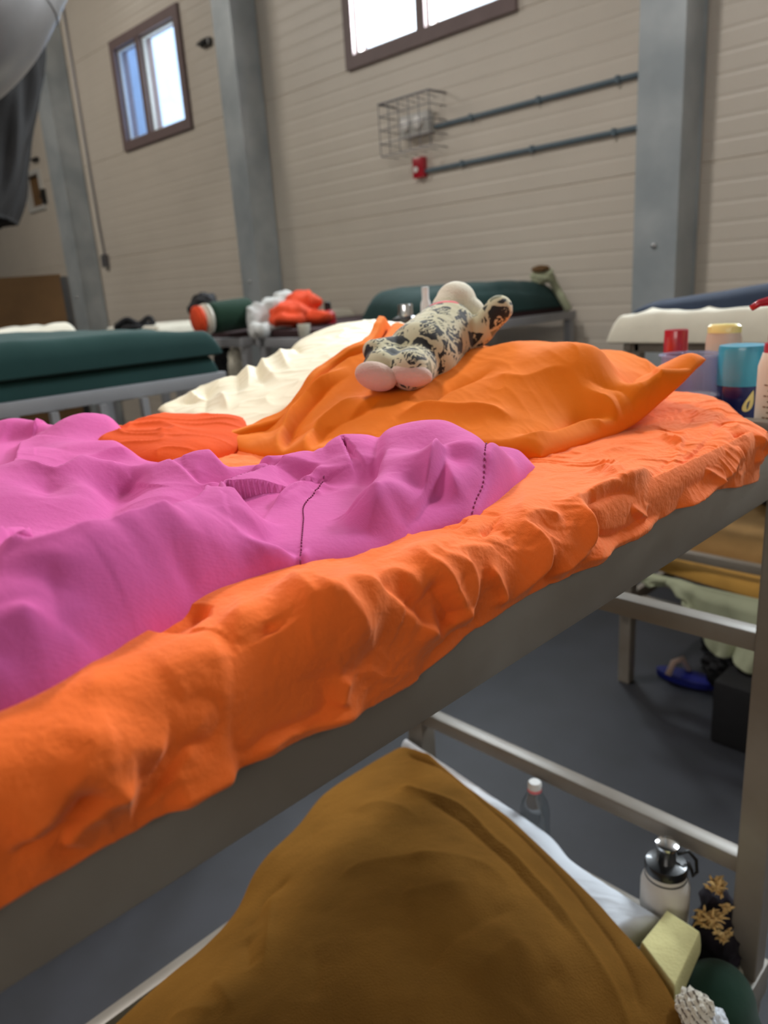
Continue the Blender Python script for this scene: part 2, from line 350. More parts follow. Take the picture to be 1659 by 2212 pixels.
def puff(name, m, b, t, l, r, nu, nv, height, zb0, rad=.04, feats=(), noise=None, parent=None, ev=.6, eu=.6, close=True, edgepow=.5, zlow=None, floor=None):
    """a soft body lying on zb: outline from four curves in plan, height field on top (rel. to the eye), rounded edge of radius rad"""
    P, U, V = coons(b, t, l, r, nu, nv, eu, ev); X, Y = P[..., 0].copy(), P[..., 1].copy()
    Lu = np.linalg.norm(np.diff(spline(b, 50), axis=0), axis=1).sum(); Lv = np.linalg.norm(np.diff(spline(l, 50), axis=0), axis=1).sum()
    du = np.minimum(U, 1-U)*Lu; dv = np.minimum(V, 1-V)*Lv
    fu = np.clip(1-np.clip(1-du/rad, 0, 1)**2, 0, 1)**edgepow; fv = np.clip(1-np.clip(1-dv/rad, 0, 1)**2, 0, 1)**edgepow
    e = fu*fv; zb = zb0(X, Y) if callable(zb0) else zb0
    H = height(X, Y) if callable(height) else np.full(X.shape, height)
    for f in feats: H = H+(step(X, Y, *f[1:]) if f[0] == 'step' else crease(X, Y, *f))
    if noise is not None: H = H+noise(X, Y)
    if floor is not None: H = floor+.004*np.logaddexp(0, (H-floor)/.004)
    Z = zb+(H-zb)*e
    zl = zb if zlow is None else zlow
    Vt = np.stack([X, Y, Z+EYE], -1).reshape(-1, 3); F = gridfaces(nv, nu)
    if close:                                                    # underside
        k = len(Vt); Zb = np.minimum(zl-.006*np.clip(e*3, 0, 1), Z-.0005)
        Vb = np.stack([X, Y, Zb+EYE], -1).reshape(-1, 3); Vt = np.r_[Vt, Vb]
        F += [q[::-1] for q in gridfaces(nv, nu, k)]
        ring = [j for j in range(nu)]+[i*nu+nu-1 for i in range(1, nv)]+[(nv-1)*nu+j for j in range(nu-2, -1, -1)]+[i*nu for i in range(nv-2, 0, -1)]
        for a, c in zip(ring, ring[1:]+ring[:1]): F.append([c, a, k+a, k+c])
    o = link(name, Vt, F, m, parent)
    if abs(U.shape[0]) and F:
        me = o.data; bm = bmesh.new(); bm.from_mesh(me); bmesh.ops.recalc_face_normals(bm, faces=bm.faces); bm.to_mesh(me); bm.free()
    return o
def blob(name, m, balls, parent=None, vox=.004, smooth=6):
    """one continuous soft body from ellipsoids: voxel union, smoothed.  balls: (centre, radii, rotation matrix)"""
    mb = MB()
    for c, r, q in balls:
        bm = bmesh.new(); bmesh.ops.create_icosphere(bm, subdivisions=4, radius=1)
        mb.bm(bm, Matrix.Translation(up(c)) @ (q.to_4x4() if q else Matrix.Identity(4)) @ Matrix.Diagonal((*r, 1)))
    o = link(name, mb.v, mb.f, m, parent)
    md = o.modifiers.new('r', 'REMESH'); md.mode = 'VOXEL'; md.voxel_size = vox; md.use_smooth_shade = True
    s = o.modifiers.new('s', 'SMOOTH'); s.iterations = smooth; s.factor = .6
    return o
def wrinkle(o, scale, amount):
    t = bpy.data.textures.new('folds', 'MUSGRAVE'); t.musgrave_type = 'RIDGED_MULTIFRACTAL'; t.noise_scale = scale; t.noise_intensity = .6
    d = o.modifiers.new('d', 'DISPLACE'); d.texture = t; d.strength = amount; d.mid_level = .4; d.texture_coords = 'GLOBAL'; return o
def capsule(a, b, ra, rb, n=7, flat=1):
    a, b = np.array(a), np.array(b); q = Vector(b-a).to_track_quat('Z', 'Y').to_matrix(); L = np.linalg.norm(b-a); out = []
    for i in range(n):
        t = i/(n-1); r = ra+(rb-ra)*t; out.append((tuple(a+(b-a)*t), (r, r*flat, max(r, L/n*.8)), q))
    return out

# ================================================================== THE ROOM
WY = 5.0
def wall_back():
    xs = [-20.0]
    for a, b in sorted(WIN_X+[(-12.45, -11.85)]): xs += [a, b]
    xs.append(6.0)
    prof = []          # (z, y offset): shallow ribs, deeper joint every 1.175 m
    P = 1.175
    for k in range(6):
        z0 = k*P
        prof += [(z0, .007), (z0+.005, .007), (z0+.010, 0)]
        for j in range(1, 10):
            z = z0+j*P/10
            prof += [(z-.016, 0), (z-.006, .0022), (z+.006, .0022), (z+.016, 0)]
        prof += [(z0+P-.010, 0), (z0+P-.005, .007)]
    zs = np.array([p[0] for p in prof]); off = [p[1] for p in prof]
    v = []; f = []
    wins = [(a, b, 3*P, 4*P) for a, b in WIN_X]+[(-12.45, -11.85, EYE+1.42, EYE+1.97)]
    zz = list(zip(zs, off))
    for z in (EYE+1.42, EYE+1.97): zz.append((z, 0))
    zz.sort()
    for z, o in zz:
        for x in xs: v.append((x, WY+o, z))
    n = len(xs)
    for i in range(len(zz)-1):
        for j in range(n-1):
            cx, cz = (xs[j]+xs[j+1])/2, (zz[i][0]+zz[i+1][0])/2
            if any(a < cx < b and c < cz < d for a, b, c, d in wins): continue
            f.append([i*n+j, i*n+j+1, (i+1)*n+j+1, (i+1)*n+j])
    # outer skin and reveals
    k = len(v)
    o = link('wall_back', v, f, M['wall'], smooth=False); struct(o)
    r = MB()
    return o
wall_back()
TH = .14
mb = MB()
for a, b in WIN_X: pass
struct(MB().box((-20, -6.5, -.1), (6, 5.2, 0)).build('floor', M['floor']))
struct(MB().box((-20, -6.5, 6.9), (6, 5.2, 7.0)).build('ceiling', M['concrete']))
struct(MB().box((-20.1, -6.5, 0), (-20, 5.2, 7)).build('wall_left', M['wall']))
struct(MB().box((6, -6.5, 0), (6.1, 5.2, 7)).build('wall_right', M['wall']))
struct(MB().box((-20, -6.6, 0), (6, -6.5, 7)).build('wall_front', M['wall']))
def window(n, a, b, z0, z1, glasses, mull=None):
    root = MB()                                      # frame: flat band outside the opening plus reveal
    w = .10; y0 = WY-.035
    root.box((a, y0, z0), (a+w, WY+TH, z1)); root.box((b-w, y0, z0), (b, WY+TH, z1))
    root.box((a+w, y0, z0), (b-w, WY+TH, z0+w)); root.box((a+w, y0, z1-w), (b-w, WY+TH, z1))
    if mull: root.box((mull-.045, y0+.01, z0+w), (mull+.045, WY+TH, z1-w))
    fr = root.build('window_%d' % n, M['frame']); struct(fr)
    cuts = [a+w, mull-.045, mull+.045, b-w] if mull else [a+w, b-w]
    for k in range(0, len(cuts), 2):
        g = MB().box((cuts[k], WY+.03, z0+w), (cuts[k+1], WY+.038, z1-w)).build('window_pane', M[glasses[k//2]], fr)
        sash = MB(); s = .025
        for q in (((cuts[k], WY+.015, z0+w), (cuts[k]+s, WY+.05, z1-w)), ((cuts[k+1]-s, WY+.015, z0+w), (cuts[k+1], WY+.05, z1-w)),
                  ((cuts[k]+s, WY+.015, z0+w), (cuts[k+1]-s, WY+.05, z0+w+s)), ((cuts[k]+s, WY+.015, z1-w-s), (cuts[k+1]-s, WY+.05, z1-w))): sash.box(*q)
        sash.build('sash', M['boxw'], fr)
    return fr
Pn = 1.175
window(1, *WIN_X[0], 3*Pn, 4*Pn, ['glass', 'glass'], (WIN_X[0][0]+WIN_X[0][1])/2-.02)
window(2, *WIN_X[1], 3*Pn, 4*Pn, ['frost', 'glass'], -8.62)
window(3, *WIN_X[2], 3*Pn, 4*Pn, ['glass', 'glass'], -.2)
window(4, *WIN_X[3], 3*Pn, 4*Pn, ['glass', 'glass'], 3.9)
w5 = MB().box((-12.45, WY-.03, EYE+1.42), (-12.38, WY+.1, EYE+1.97)).box((-11.92, WY-.03, EYE+1.42), (-11.85, WY+.1, EYE+1.97)).box((-12.38, WY-.03, EYE+1.42), (-11.92, WY+.1, EYE+1.48)).box((-12.38, WY-.03, EYE+1.91), (-11.92, WY+.1, EYE+1.97)).build('window_5', M['boxw']); struct(w5)
MB().box((-12.38, WY+.04, EYE+1.48), (-11.92, WY+.05, EYE+1.91)).build('window_pane', M['card'], w5)
# neighbouring white cabin seen through window 2
ex = MB().box((-16.0, 6.6, 0), (-11.25, 9.0, 7.6)); exo = ex.build('portable_cabin', M['ext'])
tag(exo, 'pale blue cladded cabin outside, seen through the left window', 'cabin')
# steel columns: H sections standing against the wall
def column(xa, xb, lab):
    e = empty('steel_column', (xa, WY-.3, 0), lab, 'column', 'steel columns along the panelled wall')
    MB().box((xa, 4.70, 0), (xb, 4.718, 6.9)).build('front_flange', M['col'], e)
    MB().box(((xa+xb)/2-.008, 4.718, 0), ((xa+xb)/2+.008, 4.965, 6.9)).build('web', M['col'], e)
    MB().box((xa, 4.965, 0), (xb, 4.985, 6.9)).build('rear_flange', M['col'], e)
    MB().box((xb-.055, 4.86, 0), (xb-.02, 4.89, 6.9)).box((xb-.02, 4.72, 0), (xb-.008, 4.965, 6.9)).build('cover_strip', M['col'], e)
    b = MB()
    bm = bmesh.new(); bmesh.ops.create_uvsphere(bm, u_segments=12, v_segments=8, radius=.018)
    b.bm(bm, Matrix.Translation(((xa+xb)/2, 4.694, EYE+.14))); b.build('bolt_head', M['chrome'], e, smooth=True)
    return e
column(-2.44, -2.16, 'grey steel column at the right, behind the navy and cream bedding')
column(-6.72, -6.43, 'grey steel column in the middle, just right of the two-pane window')
column(-10.86, -10.46, 'grey steel column at the left, behind the brown board')
column(-15.1, -14.8, 'farthest grey steel column, at the left edge beside the dark hanging fabric')
# conduit runs, socket box in its wire cage, red call point
def pz(x, y, Y=WY): return up(ony(x, y, Y))
def conduit(z, x0, x1, lab):
    t = MB().tube([(x0, WY-.02, z), (x1, WY-.02, z)], .0175, 12)
    for k in range(3):
        x = x0+(x1-x0)*(k+.6)/3.1; t.box((x-.012, WY-.045, z-.022), (x+.012, WY, z+.022))
    tag(t.build('conduit', M['pipe'], smooth=False, auto=True), lab, 'pipe', None)
conduit(EYE+1.18, -4.28, -2.42, 'upper blue-grey conduit pipe running from the caged box to the right column')
conduit(EYE+.875, -4.40, -2.42, 'lower blue-grey conduit pipe running from the red call point')
e = empty('emergency_light', (-4.48, WY, EYE+1.22), 'grey-white wall light box behind a wire cage on the panelled wall', 'light')
MB().box((-4.60, WY-.09, EYE+1.14), (-4.30, WY, EYE+1.30), .012).build('housing', M['boxw'], e, auto=True)
MB().lathe([(.045, 0), (.045, .04), (.02, .055)], 16, (-4.52, WY-.09, EYE+1.22), Vector((0, -1, 0))).build('lamp_head', M['white_p'], e, auto=True)
MB().lathe([(.045, 0), (.045, .04), (.02, .055)], 16, (-4.38, WY-.09, EYE+1.22), Vector((0, -1, 0))).build('lamp_head', M['white_p'], e, auto=True)
cg = MB(); cx0, cx1, cz0, cz1, yf = -4.72, -4.18, EYE+1.02, EYE+1.40, WY-.20
for z in (cz0, cz0+.09, cz0+.19, cz0+.29, cz1): cg.tube([(cx0, WY-.0, z), (cx0, yf, z), (cx1, yf, z), (cx1, WY-.0, z)], .004 if z < cz1 else .009, 6)
for k in range(6):
    x = cx0+(cx1-cx0)*k/5; cg.tube([(x, WY, cz1), (x, yf, cz1), (x, yf, cz0), (x, WY, cz0)], .004, 6)
cg.build('wire_cage', M['wire'], e)
e = empty('fire_call_point', (-4.45, WY, EYE+.90), 'small red fire call point box under the caged light', 'alarm')
MB().box((-4.515, WY-.055, EYE+.83), (-4.40, WY, EYE+.985), .01).build('box', M['red'], e, auto=True)
MB().lathe([(.022, 0), (.022, .008)], 20, (-4.475, WY-.055, EYE+.895), Vector((0, -1, 0))).build('disc', M['white_p'], e, auto=True)
# little black things and a cable on the wall left of the middle column
def bracket(x, z, w, h, lab):
    b = MB().box((x-w/2, WY-.05, z-h/2), (x+w/2, WY, z+h/2), .01).box((x-w/2-.02, WY-.07, z-.012), (x+w/2-.03, WY-.05, z+.012))
    tag(b.build('wall_bracket', M['blackp']), lab, 'bracket')
q = ony(449, 93, WY); bracket(q[0], q[2]+EYE, .16, .07, 'small black bracket on the wall beside the middle column')
q = ony(80, 345, WY); bracket(q[0], q[2]+EYE, .16, .05, 'small black bracket on the wall above the small dark vent window')
q = ony(98, 424, WY); bracket(q[0], q[2]+EYE, .09, .2, 'slim black latch on the wall right of the small dark vent window')
cb = MB().tube([(-10.28, WY-.02, 6.8), (-10.27, WY-.02, 4), (-10.25, WY-.02, EYE+1.0), (-10.22, WY-.02, EYE+.62)], .012, 6)
cb.box((-10.27, WY-.06, EYE+.50), (-10.16, WY-.001, EYE+.66))
tag(cb.build('cable', M['wire']), 'thin grey cable with end box dropping down the wall by the left column', 'cable')
# duct, top left, and the fabric sleeve that hangs behind it
D = 4.6
def dp(x, y, d=D): return up(dep(x, y, d))
path = [dp(110, -420), dp(45, -230), dp(-10, -100), dp(-70, 15), dp(-150, 90), dp(-260, 140), dp(-420, 190)]
sp = [Vector(p) for p in spline([tuple(p) for p in path], 60)]
du = MB().tube(sp, .43, 40)
e = empty('air_duct', tuple(sp[30]), 'wide shiny silver-grey air duct bending away at the top left', 'duct')
du.build('duct_body', M['duct'], e, smooth=True)
for k in (26, 40):
    bnd = MB().tube([sp[k]-(sp[k+1]-sp[k-1]).normalized()*.02, sp[k]+(sp[k+1]-sp[k-1]).normalized()*.02], .437, 40); bnd.build('band', M['duct'], e, auto=True)
# collapsed dark sleeve: tapering folded tube
sl = []; nth = 64; rings = 50
cpath = spline([tuple(dp(-30, 60, 6.3)), tuple(dp(-15, 200, 6.3)), tuple(dp(-22, 330, 6.3)), tuple(dp(-50, 478, 6.3))], rings)
fr = CAM[0]; fz = CAM[2]
for i, c in enumerate(cpath):
    t = i/(rings-1); R = .42-.13*t+.02*math.sin(9*t)
    for j in range(nth):
        a = 2*math.pi*j/nth; rr = R*(1+.07*math.sin(5*a+6*t)+.05*math.sin(9*a-9*t)+.03*math.sin(17*a))
        sl.append(c+fr*rr*math.cos(a)+fz*rr*.6*math.sin(a))
F = []
for i in range(rings-1):
    for j in range(nth): F.append([i*nth+j, i*nth+(j+1) % nth, (i+1)*nth+(j+1) % nth, (i+1)*nth+j])
F.append(list(range(nth))); F.append([(rings-1)*nth+j for j in range(nth)][::-1])
tag(link('fabric_sleeve', np.array(sl), F, M['tarp']), 'dark wrinkled fabric sleeve hanging under the silver duct', 'fabric')
# partition board, far left
b0 = dep(0, 594, 6.2); b1 = dep(128, 592, 6.2)
e = empty('partition_board', (-6.6, 2.4, 0), 'brown board partition with a dark edge at the far left', 'board')
p0, p1 = Vector((-7.6, 1.35, 0)), Vector((b1[0], b1[1], 0)); dr = (p1-p0).normalized(); nn = Vector((-dr.y, dr.x, 0))
zt = b1[2]+EYE
v = [p0, p1, p1+nn*.03, p0+nn*.03]; v = [tuple(a) for a in v]+[tuple(a+Vector((0, 0, zt))) for a in v]
bf = [(0, 1, 5, 4), (1, 2, 6, 5), (2, 3, 7, 6), (3, 0, 4, 7), (4, 5, 6, 7), (3, 2, 1, 0)]
link('board', v, [list(q) for q in bf], M['card'], e, smooth=False)
v = [p1, p1+dr*.05, p1+dr*.05+nn*.05, p1+nn*.05]; v = [tuple(a) for a in v]+[tuple(a+Vector((0, 0, zt-.02))) for a in v]
link('edge_post', v, [list(q) for q in bf], M['blackp'], e, smooth=False)

# ================================================================== BUNK BEDS
ZR = -.245      # top of the upper rails
def bunk(x0, x1, y0, y1, lab, m='rail', ladder=False, h=.055):
    e = empty('bunk_bed', ((x0+x1)/2, y0, 0), lab, 'bunk bed', 'grey steel bunk beds')
    pw = .052; zt = EYE+ZR; T = .03
    for xx in (x0, x1-pw):
        for yy in (y0, y1-pw): MB().box((xx, yy, 0), (xx+pw, yy+pw, zt-.004), .003).build('post', M[m], e)
    for z1 in (ZR, -1.345):
        for xx in (x0-.004, x1-T+.004): MB().box((xx, y0-.02, EYE+z1-h), (xx+T, y1+.02, EYE+z1), .004).build('side_rail', M[m], e, auto=True)
        for yy in (y0, y1-.03): MB().box((x0+T, yy, EYE+z1-.06), (x1-T, yy+.03, EYE+z1-.004), .003).build('end_rail', M[m], e, auto=True)
        d = MB()
        n = 9
        for k in range(n):
            y = y0+.12+(y1-y0-.24)*k/(n-1); d.box((x0+T, y-.03, EYE+z1-.05), (x1-T, y+.03, EYE+z1-.034))
        d.build('slatted_base', M[m], e)
    for yy in (y0+.004, y1-.044):
        for z in (-.615, -1.085): MB().box((x0+pw-.002, yy, EYE+z-.036), (x1-pw+.002, yy+.036, EYE+z+.0), .003).build('crossbar', M[m], e, auto=True)
    if ladder:
        for yy in (ladder, ladder+.15, ladder+.29):
            MB().box((x1+.006, yy-.011, EYE-1.3), (x1+.03, yy+.011, EYE-.29)).build('ladder_bar', M[m], e)
    return e
b1 = bunk(-1.275, -.36, -.76, 1.318, 'nearest bunk bed, beige-grey steel frame carrying the pink comforter', h=.080)
bunk(-3.22, -2.29, -.60, 1.47, 'bunk bed at the left, one aisle away, under the folded dark green blanket', 'railb', ladder=.87, h=.044)
bunk(-5.25, -4.32, -.60, 1.47, 'bunk bed at the left edge carrying the cream duvet', 'railb')
bunk(-1.47, -.55, 2.80, 4.90, 'bunk bed by the right column with navy and cream bedding on top', 'rail')
bunk(-3.90, -2.97, 2.80, 4.88, 'bunk bed against the wall under the big dark green mound', 'railb')
bunk(-6.12, -5.16, 2.80, 4.88, 'bunk bed at the far left with cream mattress and black strapped bag', 'railb')
bunk(-4.98, -4.05, 2.80, 4.88, 'bunk bed left of the green mound, with the rolled bedding and orange quilt', 'railb')

# ================================================================== MAIN BED
ZT = -.200
# mattress under the sheet
tag(MB().box((-1.245, -.70, EYE+ZR-.034), (-.40, 1.08, EYE+ZT-.022), .015).build('mattress', M['wfoam'], auto=True), 'thin mattress wholly wrapped in the orange sheet on the nearest bunk', 'mattress')
def c1(x, y): return (x/2.37, 860+y/2.37)
def c2(x, y): return (550+x/2.37, 860+y/2.37)
def c3(x, y): return (x/2.074, 1400+y/2.074)
def c5(x, y): return (1050+x/2.724, 800+y/2.724)
def c6(x, y): return (350+x/2.074, 650+y/2.074)
XE, RB = -.352, .035       # outer plane of the hanging side, bend radius
ARC = RB*math.pi/2
S0 = XE-RB                 # s coordinate: equals x on the flat top, then runs round the edge and down
def to_s(p):
    q = onz(p[0], p[1], ZT)
    if q[0] < S0: return (q[0], q[1])
    w = onx(p[0], p[1], XE)
    if w[2] > ZT-RB:
        a = np.clip((ZT-w[2])/RB, 0, 1); return (S0+ARC*(.35+.65*a), w[1])
    return (S0+ARC+(ZT-RB-w[2]), w[1])
def SH(fn, pts): return [to_s(fn(*p)) for p in pts]
hem = [((0, 1962), 0), ((120, 1885), 0), ((300, 1790), 0), ((430, 1703), 0), ((520, 1655), 0), ((640, 1600), 0), ((760, 1542), 0), ((880, 1480), 0), ((975, 1400), 0), ((1000, 1375), 0), ((1100, 1308), 0), ((1230, 1238), 0), ((1310, 1190), 0), ((1440, 1112), 0), ((1520, 1062), 0), ((1600, 1050), 0), ((1659, 1035), 0)]
hy = [(-.8, S0+ARC+.035)]+[(to_s(p)[1], to_s(p)[0]) for p, _ in hem]+[(1.32, S0+ARC+.03)]
hy = np.array(sorted(hy))
near = [(-.375, -.55), (-.385, -.2), (-.392, .0)]+[tuple(onz(*p, -.2)[:2]) for p in [(0, 1562), (150, 1494), (260, 1422), (380, 1350), (490, 1292), (620, 1247), (770, 1216), (900, 1162), (1040, 1112), (1159, 1002)]]
pillow_front = [(-.965, .585), (-.87, .575), (-.78, .575), (-.68, .63), (-.58, .70), (-.497, .745), (-.492, .86), (-.470, .98)]
def sheet():
    ny, ns = 980, 470
    ys = np.r_[np.linspace(-.72, -.02, 60), np.linspace(-.02, 1.315, ny-60)[1:]]; ny = len(ys)
    hemS = np.interp(ys, hy[:, 0], hy[:, 1])
    t = np.r_[np.linspace(0, .45, 90)[:-1], np.linspace(.45, 1, ns-89)]; ns = len(t)
    S = -1.29+(hemS[:, None]+1.29)*t[None]; Y = np.broadcast_to(ys[:, None], S.shape).copy()
    D = np.zeros(S.shape)
    def add(L, h, w1, w2=None, tp=.25, sh=1.5):
        nonlocal D; D = D+crease(S, Y, L, h*1.3, w1, w2, tp, sh)
    add(SH(c2, [(0, 960), (200, 950), (400, 975), (560, 1020), (700, 1080), (820, 1150), (920, 1220), (1010, 1300)]), .014, .012, .02)
    add(SH(c2, [(0, 1020), (180, 1020), (330, 1035), (430, 1120), (520, 1200), (600, 1280)]), .010, .012, .02)
    add(SH(c2, [(480, 875), (640, 885), (780, 915), (845, 1000), (850, 1070)]), .010, .010, .014)
    add(SH(c2, [(830, 750), (930, 850), (965, 950), (1000, 1040), (1065, 1160), (1050, 1230)]), .015, .010, .016)
    add(SH(c2, [(930, 700), (1000, 790), (1080, 900), (1065, 1010), (1045, 1110)]), .012, .008, .014)
    add(SH(c2, [(1050, 640), (1100, 615), (1250, 612), (1360, 630)]), .008, .008, .02)
    add(SH(c2, [(1370, 400), (1385, 520), (1440, 640), (1445, 760), (1400, 880), (1320, 990), (1250, 1080)]), .017, .010, .022)
    add(SH(c2, [(1010, 700), (1060, 760), (1160, 780), (1300, 770)]), .006, .006)
    add(SH(c2, [(1440, 575), (1540, 570), (1600, 640)]), .006, .005)
    add(SH(c2, [(1300, 560), (1250, 700), (1180, 850)]), -.010, .025)
    add(SH(c2, [(1180, 860), (1240, 980), (1240, 1080)]), .007, .007)
    add(SH(c2, [(620, 1000), (760, 1060), (880, 1150)]), -.009, .014)
    add(SH(c2, [(890, 960), (940, 1060), (990, 1150)]), -.010, .012)
    add(SH(c5, [(600, 690), (565, 840), (540, 960), (440, 1110), (320, 1230)]), .015, .010, .02)
    add(SH(c5, [(480, 705), (640, 655), (790, 665), (905, 710)]), .008, .006, .012)
    add(SH(c5, [(600, 815), (700, 800), (800, 740), (900, 700)]), -.008, .010)
    add(SH(c5, [(620, 510), (760, 540), (860, 575)]), .006, .005)
    add(SH(c5, [(550, 600), (700, 560), (860, 540), (1050, 470)]), .006, .007)
    add(SH(c5, [(640, 650), (800, 640), (960, 560), (1090, 510)]), .006, .007)
    add(SH(c5, [(480, 520), (600, 480), (760, 440), (900, 430)]), .005, .006)
    add(SH(c5, [(1020, 350), (1090, 365), (1170, 390)]), .005, .005)
    add(SH(c5, [(840, 800), (900, 850), (945, 865)]), .006, .005)
    add(SH(c5, [(1215, 220), (1160, 400), (1110, 560), (1090, 700)]), -.011, .012, .02)
    add(SH(c5, [(1225, 240), (1200, 400), (1160, 560), (1140, 700)]), .009, .010)
    add(SH(c5, [(540, 960), (700, 930), (860, 890), (940, 865), (1030, 845)]), -.009, .010)
    add(SH(c5, [(480, 1130), (640, 1060), (800, 980), (930, 900), (1060, 850)]), .012, .016)
    add(SH(c5, [(1450, 190), (1340, 340), (1280, 460), (1180, 640)]), -.009, .015)
    add(SH(c5, [(1400, 200), (1300, 350), (1240, 480)]), .006, .012)
    add(SH(c5, [(1500, 480), (1400, 600), (1300, 690), (1150, 800), (1060, 900)]), .010, .010)
    add(SH(c5, [(1280, 570), (1330, 620), (1360, 660)]), .006, .005)
    add(SH(c5, [(1530, 270), (1560, 400), (1500, 520)]), -.008, .014)
    add(SH(c5, [(1600, 350), (1630, 480), (1560, 560)]), .008, .014)
    add(SH(c3, [(425, 75), (465, 220), (490, 330), (480, 430), (430, 600)]), .008, .010, .016)
    add(SH(c3, [(465, 230), (400, 470), (260, 650), (100, 820), (-30, 940)]), .013, .014, .026)
    add(SH(c3, [(380, 120), (330, 250), (220, 450), (60, 640), (-40, 750)]), .005, .03)
    add(SH(c3, [(420, 560), (330, 720), (200, 900), (80, 1020)]), -.012, .018)
    add(SH(c3, [(230, 970), (330, 810), (440, 690), (620, 560)]), .012, .012, .02)
    add(SH(c3, [(560, 800), (640, 700), (730, 560), (850, 390), (1000, 215)]), -.007, .010)
    add(SH(c3, [(600, 780), (690, 660), (800, 500), (900, 380)]), .007, .010)
    add(SH(c3, [(500, 480), (640, 440), (760, 450)]), .004, .010)
    add(SH(c3, [(720, 700), (900, 600), (1060, 510)]), .007, .012)
    add(SH(c3, [(1060, 520), (1250, 400), (1450, 320), (1640, 250)]), .010, .012)
    add(SH(c3, [(1000, 470), (1200, 350), (1500, 230)]), -.006, .012)
    add(SH(c3, [(1530, 110), (1510, 200), (1490, 260)]), .005, .006)
    add(SH(c3, [(740, 120), (900, 100), (1100, 60)]), .005, .02)
    add(SH(c1, [(490, 1375), (540, 1470), (560, 1600)]), .007, .009)
    add(SH(c1, [(900, 1140), (1010, 1080), (1140, 1020), (1230, 1080), (1270, 1180), (1230, 1290)]), .009, .012, .020)
    add(SH(c1, [(800, 1250), (1000, 1140), (1130, 1100)]), -.007, .02)
    add(SH(c1, [(1440, 1180), (1450, 1260)]), -.004, .008)
    # crumples
    u = (S*.55+Y*.83); v = (S*.83-Y*.55)
    wx = fbm(S*9, Y*9, 3)*.35
    amp = .0028+.0034*sstep(.45, .75, Y)
    D = D+amp*(ridged(u*5+wx*4, v*17+wx*7, 3)-.5)
    D = D+.0028*(ridged((S+Y)*9+wx*3, (Y-S)*7+wx*4, 3)-.5)*sstep(.1, .5, Y)
    D = D+.0012*fbm(S*30, Y*30, 2)+.0040*fbm(S*5, Y*5, 2)
    hang = sstep(S0+ARC-.01, S0+ARC+.03, S)
    D = D+hang*.004*np.sin(Y*46+3*fbm(Y*4, Y*0, 2))
    for ln in (near, pillow_front):            # the comforter and pillow press the sheet flat along their edge
        d, sd, _ = polydist(S, Y, spline(ln, 80)); d = np.where(sd > 0, d*.2, d); D = np.where(D > 0, D*(.12+.88*sstep(.006, .075, d)), D)
    D = np.maximum(D, -.012); D = np.where(S > S0+ARC*.5, np.maximum(D, .0005+.25*np.abs(D)), D)
    # base section with normals
    a = np.clip((S-S0)/RB, 0, math.pi/2); down = np.maximum(S-S0-ARC, 0)
    X = np.where(S < S0, S, S0+RB*np.sin(a)); Z = np.where(S < S0, ZT, ZT-RB*(1-np.cos(a)))-down
    nx = np.sin(a); nz = np.cos(a)
    # rounded drop at the head end of the mattress
    yend = 1.305-.20*sstep(-.56, -.352, X)**1.5
    ye = np.clip((Y-(yend-.10))/.10, 0, 1); drop = 1-np.sqrt(np.clip(1-ye**2, 0, 1))
    # the mattress bulges and sags a little
    sag = .006*np.sin(Y*5.1+.4)
    X = X+nx*D; Z = Z+nz*D+sag*nz; Z = Z-(Z-(ZR+.004))*drop*(Z > ZR); Y = np.minimum(Y, np.maximum(yend+.004, Y-1)); X = X-.03*drop*hang
    # far side drop
    fx = np.clip((-1.24-X)/.05, 0, 1); Z = Z-.05*(1-np.sqrt(np.clip(1-fx**2, 0, 1)))
    P = np.stack([X, Y, Z+EYE], -1)
    nyy, nss = P.shape[:2]
    # turned-under end strip at the head so the sheet closes over the mattress end
    end = P[-1].copy(); end[:, 1] += .002; end[:, 2] = np.minimum(end[:, 2], EYE+ZR+.001)
    V = np.r_[P.reshape(-1, 3), end]
    F = gridfaces(nyy+1, nss)
    o = link('fitted_sheet', V, F, M['orange'])
    sd = o.modifiers.new('t', 'SOLIDIFY'); sd.thickness = .0018; sd.offset = -1
    return tag(o, 'bright orange wrinkled sheet wrapped over the mattress of the nearest bunk, under the pink comforter', 'sheet')
sheet()

